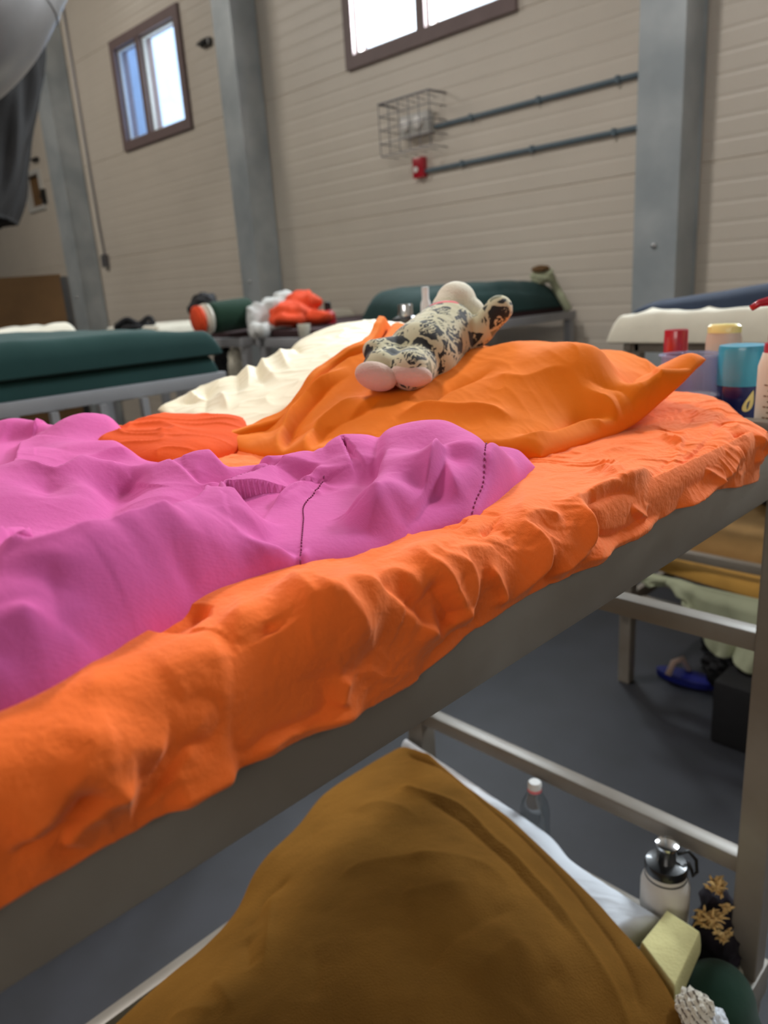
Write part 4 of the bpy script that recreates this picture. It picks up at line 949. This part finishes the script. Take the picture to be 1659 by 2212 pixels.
# plan: left curve and right curve both start at the far corner
bfe = []
def ba(fn, pts, h, w, w2=None, z=-1.09, tpv=.25): bfe.append(([tuple(onz(*fn(*p), z)[:2]) for p in pts], h, w, w2, tpv))
def c7(x, y): return (860+x/2.076, 1500+y/2.076)
def c4(x, y): return (200+x/2.074, 1550+y/2.074)
ba(c7, [(20, 210), (200, 330), (400, 500), (600, 680), (760, 820), (900, 990), (1040, 1200), (1110, 1400)], -.014, .008, .014, -1.10, .05)
ba(c7, [(0, 400), (150, 470), (290, 540), (420, 680), (560, 810), (700, 940), (850, 1130), (1000, 1330), (1060, 1460)], .012, .008, .016, -1.09, .05)
ba(c7, [(60, 450), (260, 580), (400, 720), (640, 950), (860, 1190)], -.008, .010, None, -1.09)
ba(c7, [(0, 190), (150, 260), (300, 370), (500, 560), (700, 760)], .008, .010, None, -1.11)
ba(c7, [(0, 820), (200, 800), (400, 850), (520, 930)], .010, .03)
ba(c7, [(0, 980), (200, 960), (330, 930)], .008, .025)
ba(c7, [(60, 1420), (200, 1230), (400, 1080), (560, 1000)], -.014, .03)
ba(c7, [(300, 1400), (420, 1280), (600, 1140)], .012, .03)
ba(c7, [(560, 1478), (640, 1330), (760, 1240)], -.010, .03)
ba(c4, [(640, 860), (720, 800), (760, 720), (900, 640)], -.014, .012, .02)
ba(c4, [(760, 800), (790, 720), (780, 1000), (760, 1150)], .010, .012)
ba(c4, [(680, 900), (690, 1000), (700, 1110)], -.010, .015)
ba(c4, [(520, 1090), (580, 1200), (640, 1330)], .010, .014)
ba(c4, [(300, 1260), (440, 1250), (560, 1300)], .010, .014)
ba(c4, [(1060, 760), (1200, 700), (1400, 690), (1600, 700)], .008, .02)
ba(c4, [(1000, 1050), (1010, 1200), (980, 1340)], -.006, .02)
ba(c4, [(1150, 390), (1300, 380), (1480, 480)], .008, .02)
far2 = [bl[0], (bl[0][0]+.01, bl[0][1]+.004), (bl[0][0]+.02, bl[0][1]+.006)]
brown = puff('blanket', M['brown'], [bl[0], ((bl[0][0]+br[1][0])/2, (bl[0][1]+br[1][1])/2+.002), br[1]], [bl[-1], (-.7, -.31), br[-1]], bl, br[1:], 260, 420,
             lambda X, Y: np.clip(btp(X, Y), -1.16, -1.02), lambda X, Y: -1.165-.09*sstep(.75, .5, Y)*sstep(-.8, -1.0, X), .035, bfe, lambda X, Y: .006*fbm(X*7, Y*7, 3)+.002*fbm(X*30, Y*30, 2), ev=.1, eu=.5, zlow=-1.21)
tag(brown, 'golden brown fleece blanket with stitched hem, heaped on the nearest lower bunk', 'blanket')
# white cased foam cushion along the head end
wp = empty('foam_cushion', (-.8, 1.14, EYE+LZ), 'flat pale yellow foam cushion in a white cover beside the brown blanket', 'cushion')
wo = [q2(878, 1588, -1.16), q2(1000, 1664, -1.16), q2(1130, 1747, -1.16), q2(1197, 1791, -1.16), q2(1245, 1842, -1.16), q2(1390, 1933, -1.16), q2(1442, 1968, -1.165)]
wi = [(p[0]-.01*k, p[1]-.03-.02*k) for k, p in enumerate(wo)]
puff('white_cover', M['wfoam'], wi, wo, [wi[0], wo[0]], [wi[-1], wo[-1]], 160, 60, lambda X, Y: -1.158+.0*X, -1.205, .014, (), lambda X, Y: .003*(ridged(X*16+Y*6, Y*40-X*22, 2)-.5)+.002*fbm(X*20, Y*20), wp, zlow=-1.215)
yo = [q2(1440, 1968, -1.17), q2(1516, 2014, -1.17)]
yi = [q2(1380, 2040, -1.17), q2(1458, 2147, -1.17)]
puff('foam_core', M['yfoam'], yi, yo, [yi[0], yo[0]], [yi[-1], yo[-1]], 60, 60, -1.163, -1.20, .006, (), lambda X, Y: .002*fbm(X*20, Y*20), wp, zlow=-1.215)
# standing things at the head end of the lower bunk: on the end board
tag(MB().box((-1.22, 1.075, EYE-1.342), (-.42, 1.265, EYE-1.326)).build('shelf_board', M['railb']), 'grey board across the head end of the lower bunk', 'board')
SZ = EYE-1.3255
def place(px, y): q = ony(px[0], px[1], y); return q[0], q[1], q[2]
x, y, z = place((1440, 1850), 1.20); zt = z+EYE-SZ; rr = 53/F_PX*1.42
e = bottle('white_flask', x, y, 'white insulated flask with black lid, steel cap and carry loop on the lower bunk', 'flask',
           [('flask_body', 'white_enamel', [(rr*.95, 0), (rr, .006), (rr, zt-.062), (rr*.93, zt-.05), (rr*.82, zt-.043), (rr*.82, zt-.038)], {}), ('gasket', 'blackp', [(rr*.86, zt-.0425), (rr*.87, zt-.041), (rr*.86, zt-.0395)], {}),
            ('collar', 'white_enamel', [(rr*.84, zt-.0395), (rr*.85, zt-.034), (rr*.84, zt-.030)], {}), ('lid', 'blackp', [(rr*.86, zt-.030), (rr*.88, zt-.020), (rr*.82, zt-.012), (rr*.45, zt-.008)], {}),
            ('cap', 'chrome', [(rr*.42, zt-.010), (rr*.42, zt+.022), (rr*.46, zt+.026), (rr*.46, zt+.030), (rr*.3, zt+.032)], {})], SZ)
rt = Vector((CAM[0][0], CAM[0][1], 0)).normalized(); c0 = Vector((x, y, SZ+zt))
MB().tube([c0+rt*rr*.45+Vector((0, 0, .004)), c0+rt*rr*.9+Vector((0, 0, .010)), c0+rt*rr*1.25+Vector((0, 0, -.012)), c0+rt*rr*1.32+Vector((0, 0, -.040)), c0+rt*rr*1.15+Vector((0, 0, -.050)), c0+rt*rr*1.08+Vector((0, 0, -.035)), c0+rt*rr*.9+Vector((0, 0, -.014))], .0035, 10).build('carry_loop', M['blackp'], e, smooth=True)
x, y, z = place((1155, 1690), 1.24); zt = z+EYE-SZ
e = bottle('water_bottle', x, y, 'clear plastic water bottle with a pinkish white cap, behind the white cover', 'bottle',
           [('bottle_body', 'clear', [(.028, 0), (.033, .006), (.033, .05), (.031, .055), (.033, .060), (.034, zt-.075), (.030, zt-.055), (.018, zt-.030), (.0135, zt-.018), (.0135, zt-.01)], {}),
            ('cap', 'white_p', [(.0155, zt-.020), (.0160, zt-.016), (.0155, zt-.001), (.013, zt+.002)], {}), ('cap_ring', 'coral', [(.0162, zt-.021), (.0164, zt-.016), (.0162, zt-.014)], {})], SZ)
# dark cloth bundle with frayed tan tassels
bc = dep(1545, 1975, 1.50)
e = empty('tasselled_bundle', tuple(up(bc)), 'dark violet cloth bundle with frayed tan tassels beside the white flask', 'cloth')
bq = blob('bundle', M['dkpurple'], [(dep(1545, 1945, 1.50), (.030, .03, .028), None), (dep(1565, 1975, 1.50), (.024, .03, .036), None), (dep(1535, 2000, 1.49), (.032, .03, .035), None), (dep(1545, 2050, 1.50), (.045, .04, .06), None), (dep(1540, 2110, 1.50), (.045, .04, .05), None)], e, .004, 3); wrinkle(bq, .03, .010)
def tuft(c, sc, n=46):
    t = MB(); r = random.Random(int(c[0]*1e4) & 999)
    for i in range(n):
        d = Vector(tuple(CAM[0]*r.uniform(-1, 1)+CAM[1]*r.uniform(-.2, 1)-CAM[2]*r.uniform(0, .6))).normalized()*sc*r.uniform(.5, 1.1); p = up(c)+Vector((r.uniform(-1, 1), r.uniform(-1, 1), r.uniform(-1, 1)))*sc*.45
        t.tube([p, p+d*.55+Vector((0, 0, .1*sc)), p+d], [.0032, .0026, .0008], 5)
    return t
tuft(dep(1548, 1918, 1.45), .022).build('tassel', M['tuft'], e, smooth=True)
tuft(dep(1530, 1988, 1.44), .028, 60).build('tassel', M['tuft'], e, smooth=True)
tuft(dep(1568, 1962, 1.45), .012, 24).build('tassel', M['tuft'], e, smooth=True)
tuft(dep(1565, 2022, 1.45), .018, 26).build('tassel', M['tuft'], e, smooth=True)
# dark green duffel at the lower right
gz = [(dep(1540, 2185, 1.37), (.072, .09, .088), None), (dep(1545, 2260, 1.36), (.085, .10, .09), None), (dep(1500, 2240, 1.36), (.08, .08, .09), None)]
o = blob('duffel_bag', M['green2'], gz, None, .008, 10)
tag(o, 'dark green soft bag bulging out at the bottom right corner of the lower bunk', 'bag')
# crumpled printed paper
def crumple(name, m, c, r, sq, seed, parent=None):
    bm = bmesh.new(); bmesh.ops.create_icosphere(bm, subdivisions=4, radius=1); rr = random.Random(seed)
    dirs = [Vector((rr.gauss(0, 1), rr.gauss(0, 1), rr.gauss(0, 1))).normalized() for _ in range(70)]; hh = [rr.uniform(.62, 1.0) for _ in dirs]
    for v in bm.verts:
        u = v.co.normalized(); k = min(h/max(u.dot(d), .05) for d, h in zip(dirs, hh)); k = k+.05*abs(math.sin(u.x*9+seed)+math.sin(u.y*11+u.z*7))+.05*math.sin(u.z*23+u.x*17); v.co = u*min(k, 1.25)
    return MB().bm(bm, Matrix.Translation(up(c)) @ Matrix.Diagonal((r*sq[0], r*sq[1], r*sq[2], 1))).build(name, m, parent)
tag(crumple('crumpled_paper', M['print'], dep(1500, 2182, 1.20), .036, (1, 1, 1.1), 3), 'crumpled sheet of printed paper on the green bag', 'paper')
tag(crumple('paper_tissue', M['wfoam'], dep(1545, 2210, 1.20), .026, (1, 1, 1.1), 9), 'small plain white crumpled tissue beside the printed paper', 'paper')
tag(crumple('paper_cup', M['wcloth'], dep(1592, 2110, 1.5), .022, (.8, 1, 1.6), 12), 'pale scrap of cloth wedged against the bed post', 'cloth')

# ================================================================== BEDDING ON THE OTHER BUNKS
def slab(name, m, x0, x1, y0, y1, zb, zt, rad=.05, fn=None, noise=.006, nu=70, nv=110, parent=None, feats=()):
    return puff(name, m, [(x0, y0), (x1, y0)], [(x0, y1), (x1, y1)], [(x0, y0), (x0, y1)], [(x1, y0), (x1, y1)], nu, nv,
                (lambda X, Y: zt+(fn(X, Y) if fn else 0)), zb, rad, feats, lambda X, Y: noise*fbm(X*5, Y*5, 3), parent)
# A2: dark green mattress folded double
e = empty('folded_mattress', (-2.75, .4, EYE+ZR), 'dark green quilted mattress folded double on the left bunk, one aisle away', 'mattress')
slab('lower_fold', M['green'], -3.16, -2.30, -.5, 1.47, ZR+.002, -.185, .03, noise=.006, parent=e)
def gfold(X, Y): return .010*np.sin((X+3)*9)+.02*sstep(.2, .9, Y)*sstep(1.5, 1.0, Y)
slab('upper_fold', M['green'], -3.14, -2.285, -.5, 1.485, -.180, -.100, .05, gfold, .014, 90, 150, parent=e)
# A3: cream duvet, black straps
tag(slab('duvet', M['wcloth'], -5.2, -4.30, -.5, 1.9, ZR+.002, -.10, .07, lambda X, Y: .02*np.sin(Y*3+X), .02), 'cream duvet on the bunk at the left edge', 'duvet')
tag(slab('cream_mattress', M['wcloth'], -6.08, -5.20, 2.84, 4.84, ZR-.03, -.165, .04), 'pale cream mattress on the far left bunk, below the black strapped bag', 'mattress')
BD = 5.75
c = [dp(250, 705, BD), dp(275, 690, BD), dp(300, 700, BD), dp(322, 686, BD), dp(330, 700, BD), dp(318, 712, BD)]
bb = MB().tube([Vector(p) for p in spline([tuple(q) for q in c], 30)], .02, 8)
e = empty('strap_bag', tuple(c[0]), 'black bag with loose straps at the end of the far left cream mattress', 'bag')
bb.build('strap', M['black'], e, smooth=True)
MB().tube([Vector(p) for p in spline([tuple(dp(262, 712, BD)), tuple(dp(290, 706, BD-.05)), tuple(dp(320, 706, BD)), tuple(dp(334, 692, BD))], 20)], .016, 8).build('strap', M['black'], e, smooth=True)
blob('bag_body', M['black'], [(dep(275, 706, 5.85), (.12, .10, .05), None), (dep(305, 706, 5.85), (.11, .10, .045), None)], e, .012, 4)
# B3 mattress and bedroll
tag(MB().box((-4.93, 2.86, EYE+ZR-.03), (-4.10, 4.82, EYE+ZR+.03), .02).build('mattress', M['maroon'], auto=True), 'thin dark mattress under the rolled bedding by the middle column', 'mattress')
def cyl(p, q, r, m, nm, par, n=28, fl=.8):
    p, q = Vector(p), Vector(q); return MB().lathe([(r*.72, 0), (r*.95, .012), (r, .03), (r, (q-p).length-.03), (r*.95, (q-p).length-.012), (r*.72, (q-p).length)], n, p, (q-p).normalized(), sx=1, sy=1).build(nm, m, par, smooth=True)
RD = 4.62
ax0, ax1 = dp(420, 693, RD), dp(560, 672, RD+.25)
dv = (ax1-ax0)
e = empty('bedroll', tuple(ax0), 'bedding roll with orange, white and dark green bands on the far bunk', 'bedroll')
cyl(ax0, ax0+dv*.12, .088, M['bfab'], 'orange_band', e); cyl(ax0+dv*.11, ax0+dv*.24, .094, M['wcloth'], 'white_band', e); cyl(ax0+dv*.23, ax0+dv*.86, .096, M['green2'], 'green_band', e)
sh_ = blob('grey_sheet', M['grey'], [(dep(560, 690, 4.75), (.07, .10, .10), None), (dep(590, 665, 4.8), (.10, .08, .07), None), (dep(615, 645, 4.9), (.10, .07, .05), None), (dep(550, 715, 4.65), (.05, .05, .06), None), (dep(600, 705, 4.75), (.16, .1, .03), None), (dep(570, 715, 4.6), (.06, .05, .04), None)], None, .012, 4)
wrinkle(sh_, .10, .03); tag(sh_, 'light grey crumpled sheet draped beside the orange quilt', 'sheet')
oq = blob('quilt', M['bfab'], [(dep(655, 652, 4.8), (.13, .10, .065), None), (dep(625, 672, 4.7), (.15, .10, .055), None), (dep(672, 684, 4.75), (.15, .10, .042), None), (dep(620, 690, 4.65), (.13, .10, .04), None), (dep(685, 688, 4.75), (.10, .10, .032), None)], None, .010, 4)
wrinkle(oq, .12, .03); tag(oq, 'bright orange quilt in a loose heap on the far bunk by the middle column', 'quilt')
bk = blob('backpack', M['black'], [(dep(440, 655, 5.2), (.10, .08, .07), None), (dep(430, 668, 5.2), (.08, .08, .05), None), (dep(452, 648, 5.2), (.05, .05, .05), None), (dep(440, 690, 5.2), (.09, .08, .09), None)], None, .012, 3)
wrinkle(bk, .05, .02); tag(bk, 'small black bag behind the orange and green bedding roll', 'bag')
p = dep(710, 690, 4.9)
zb = EYE+ZR+.0
e = bottle('red_bottle', p[0], p[1], 'small red bottle with a black cap at the end of the orange quilt', 'bottle', [('bottle_body', 'red', [(.045, 0), (.048, .01), (.048, .10), (.02, .13)], {}), ('cap', 'blackp', [(.022, .125), (.022, .175), (.012, .18)], {})], zb)
# clutter under B3
tag(crumple('hanging_cloth', M['wcloth'], (-4.42, 2.97, -.43), .12, (.6, .6, 1.25), 5), 'off-white cloth hanging in the dark under the bedding roll bunk', 'cloth')
tag(crumple('dark_bag', M['black'], (-4.68, 3.05, -.46), .15, (.8, .7, 1.15), 6), 'black bag in the dark gap beside the dark green mattress', 'bag')
# B2 green mound and cup
e2 = MB().box((-3.86, 2.86, EYE+ZR-.03), (-3.01, 4.82, EYE+ZR+.04), .02).build('mattress', M['maroon'], auto=True); tag(e2, 'thin dark mattress under the big dark green mound', 'mattress')
mound = puff('blanket_mound', M['green'], [(-3.84, 3.62), (-3.0, 3.35)], [(-3.84, 4.80), (-3.0, 4.80)], [(-3.84, 3.62), (-3.84, 4.80)], [(-3.0, 3.35), (-3.0, 4.80)], 90, 130,
             lambda X, Y: -.055+.045*sstep(3.3, 4.0, Y)-.03*sstep(4.2, 4.9, Y), ZR+.04, .14, [([(-3.02, 3.2), (-3.05, 4.0), (-3.02, 4.7)], -.02, .03)], lambda X, Y: .012*fbm(X*5, Y*5, 3))
tag(mound, 'big dark green blanket mound on the bunk against the wall, behind the toy', 'blanket')
q = ony(1172, 592, 4.62); e = empty('canvas_bag', (q[0], 4.62, q[2]+EYE-.07), 'pale canvas bag with dark top lying on the green mound', 'bag')
crumple('bag_body', M['sage'], (q[0], 4.62, q[2]-.02), .105, (1, .7, .55), 14, e); crumple('dark_flap', M['card'], (q[0], 4.60, q[2]+.035), .085, (1, .7, .35), 15, e)
s_ = spline([tuple(up(ony(1185, 585, 4.60))), tuple(up(ony(1200, 620, 4.70))), tuple(up(onx(1215, 645, -2.97))), tuple(up(onx(1228, 668, -2.95)))], 20)
MB().tube([Vector(a) for a in s_], .028, 8).build('hanging_strap', M['sage'], e, smooth=True)
p = ony(655, 722, 2.83); e = bottle('paper_mug', p[0], 2.84, 'small cream cup on the end rail of the green mound bunk', 'cup', [('cup_body', 'wcloth', [(.026, 0), (.032, .006), (.038, .075), (.034, .075), (.028, .01)], {})], EYE+ZR-.004)
# B1 navy and cream
m1 = puff('cream_blanket', M['wcloth'], [(-1.53, 2.75), (-.50, 2.75)], [(-1.53, 4.85), (-.50, 4.85)], [(-1.53, 2.75), (-1.53, 4.85)], [(-.50, 2.75), (-.50, 4.85)], 160, 120,
          lambda X, Y: -.160+.02*(X+1.5), lambda X, Y: -.262+0*X, .05, [([(-1.4+.22*k, 2.80), (-1.36+.22*k, 3.0)], .012, .03) for k in range(5)], lambda X, Y: .014*fbm(X*6, Y*6, 3))
tag(m1, 'cream blanket bulging over the end of the right back bunk, under the navy one', 'blanket')
m2 = puff('navy_blanket', M['navy'], [(-1.475, 2.84), (-1.0, 2.83), (-.52, 2.82)], [(-1.49, 4.8), (-.50, 4.8)], [(-1.475, 2.84), (-1.49, 4.8)], [(-.52, 2.82), (-.50, 4.8)], 90, 90,
          lambda X, Y: -.118+.055*sstep(-1.5, -.8, X), -.158, .10, (), lambda X, Y: .008*fbm(X*4, Y*4, 2))
tag(m2, 'navy blue blanket laid over the cream blanket on the right back bunk', 'blanket')
# lower bunk of B1
t1 = puff('tan_blanket', M['tan'], [(-1.36, 2.92), (-.62, 2.92)], [(-1.40, 4.7), (-.6, 4.7)], [(-1.36, 2.92), (-1.40, 4.7)], [(-.62, 2.92), (-.6, 4.7)], 70, 90, lambda X, Y: -1.03+.05*sstep(2.9, 3.6, Y), -1.17, .08, (), lambda X, Y: .02*fbm(X*5, Y*5, 3))
tag(t1, 'tan blanket on the lower right back bunk, above the crossbar', 'blanket')
t2 = puff('mustard_blanket', M['yel'], [(-1.42, 2.86), (-1.1, 2.80), (-.75, 2.76), (-.52, 2.76)], [(-1.42, 4.6), (-.6, 4.6)], [(-1.42, 2.86), (-1.42, 4.6)], [(-.52, 2.76), (-.6, 4.6)], 70, 80, lambda X, Y: -1.155, -1.20, .035, (), lambda X, Y: .012*fbm(X*5, Y*5, 3))
tag(t2, 'mustard yellow blanket below the crossbar of the right back bunk', 'blanket')
# sage sheet hanging over the lower end rail
nu, nv = 120, 60; V = []
for j in range(nv):
    for i in range(nu):
        u = i/(nu-1); v = j/(nv-1); X = -1.44+.98*u; dropl = .03+.24*sstep(.22, .42, u)
        w = .03*math.sin(u*26)+.02*math.sin(u*47+1)+.01*math.sin(u*90)
        V.append((X+.02*math.sin(v*5+u*9), 2.775-.010-w*v*.8-.02*sstep(0, .2, v), EYE-1.195-dropl*v+.01*math.sin(u*30)*v))
so = link('draped_sheet', np.array(V, float), gridfaces(nv, nu), M['sage']); sd = so.modifiers.new('t', 'SOLIDIFY'); sd.thickness = .012
tag(so, 'pale sage sheet hanging in folds over the lower end rail of the right back bunk', 'sheet')
t3 = crumple('dark_clothes', M['dkpurple'], (-.95, 3.35, -.93), .17, (1.6, 1, .55), 21); tag(t3, 'dark violet clothes heaped on the tan blanket', 'clothes')
# under B1: bag, blue sandal, dark box
tag(crumple('black_bag', M['black'], (-1.02, 3.05, -1.60), .2, (1.15, .9, .9), 31), 'black bag on the floor under the right back bunk', 'bag')
e = empty('sandal', (-1.28, 2.98, 0), 'royal blue sandal with a pale strap on the floor by the bunk leg', 'sandal')
sb = MB(); pr = []
for i in range(24):
    t = 2*math.pi*i/24; pr.append((.055*math.sin(t)*(1+.15*math.cos(t)), .13*math.cos(t)))
k = 0; sv = [(-1.24+a*.4+b, 2.98+a, z) for z in (.004, .03) for a, b in pr]; sf = [list(range(24))[::-1], list(range(24, 48))]+[[i, (i+1) % 24, 24+(i+1) % 24, 24+i] for i in range(24)]
link('sole', sv, sf, M['sblue'], e, smooth=False)
MB().tube([(-1.30, 2.93, .03), (-1.29, 2.96, .085), (-1.27, 3.0, .09), (-1.25, 3.03, .03)], .014, 8).build('strap', M['pad'], e, smooth=True)
tag(MB().box((-.98, 2.60, .0), (-.62, 2.90, .26), .015).build('storage_box', M['black'], auto=True), 'black storage box on the floor behind the near bed post', 'box')
# lower bunk of A2: mustard blanket
tag(slab('brown_blanket', M['brown'], -3.14, -2.34, -.5, 1.4, -1.24, -1.08, .07), 'brown blanket on the lower bunk of the left bed, in shade', 'blanket')
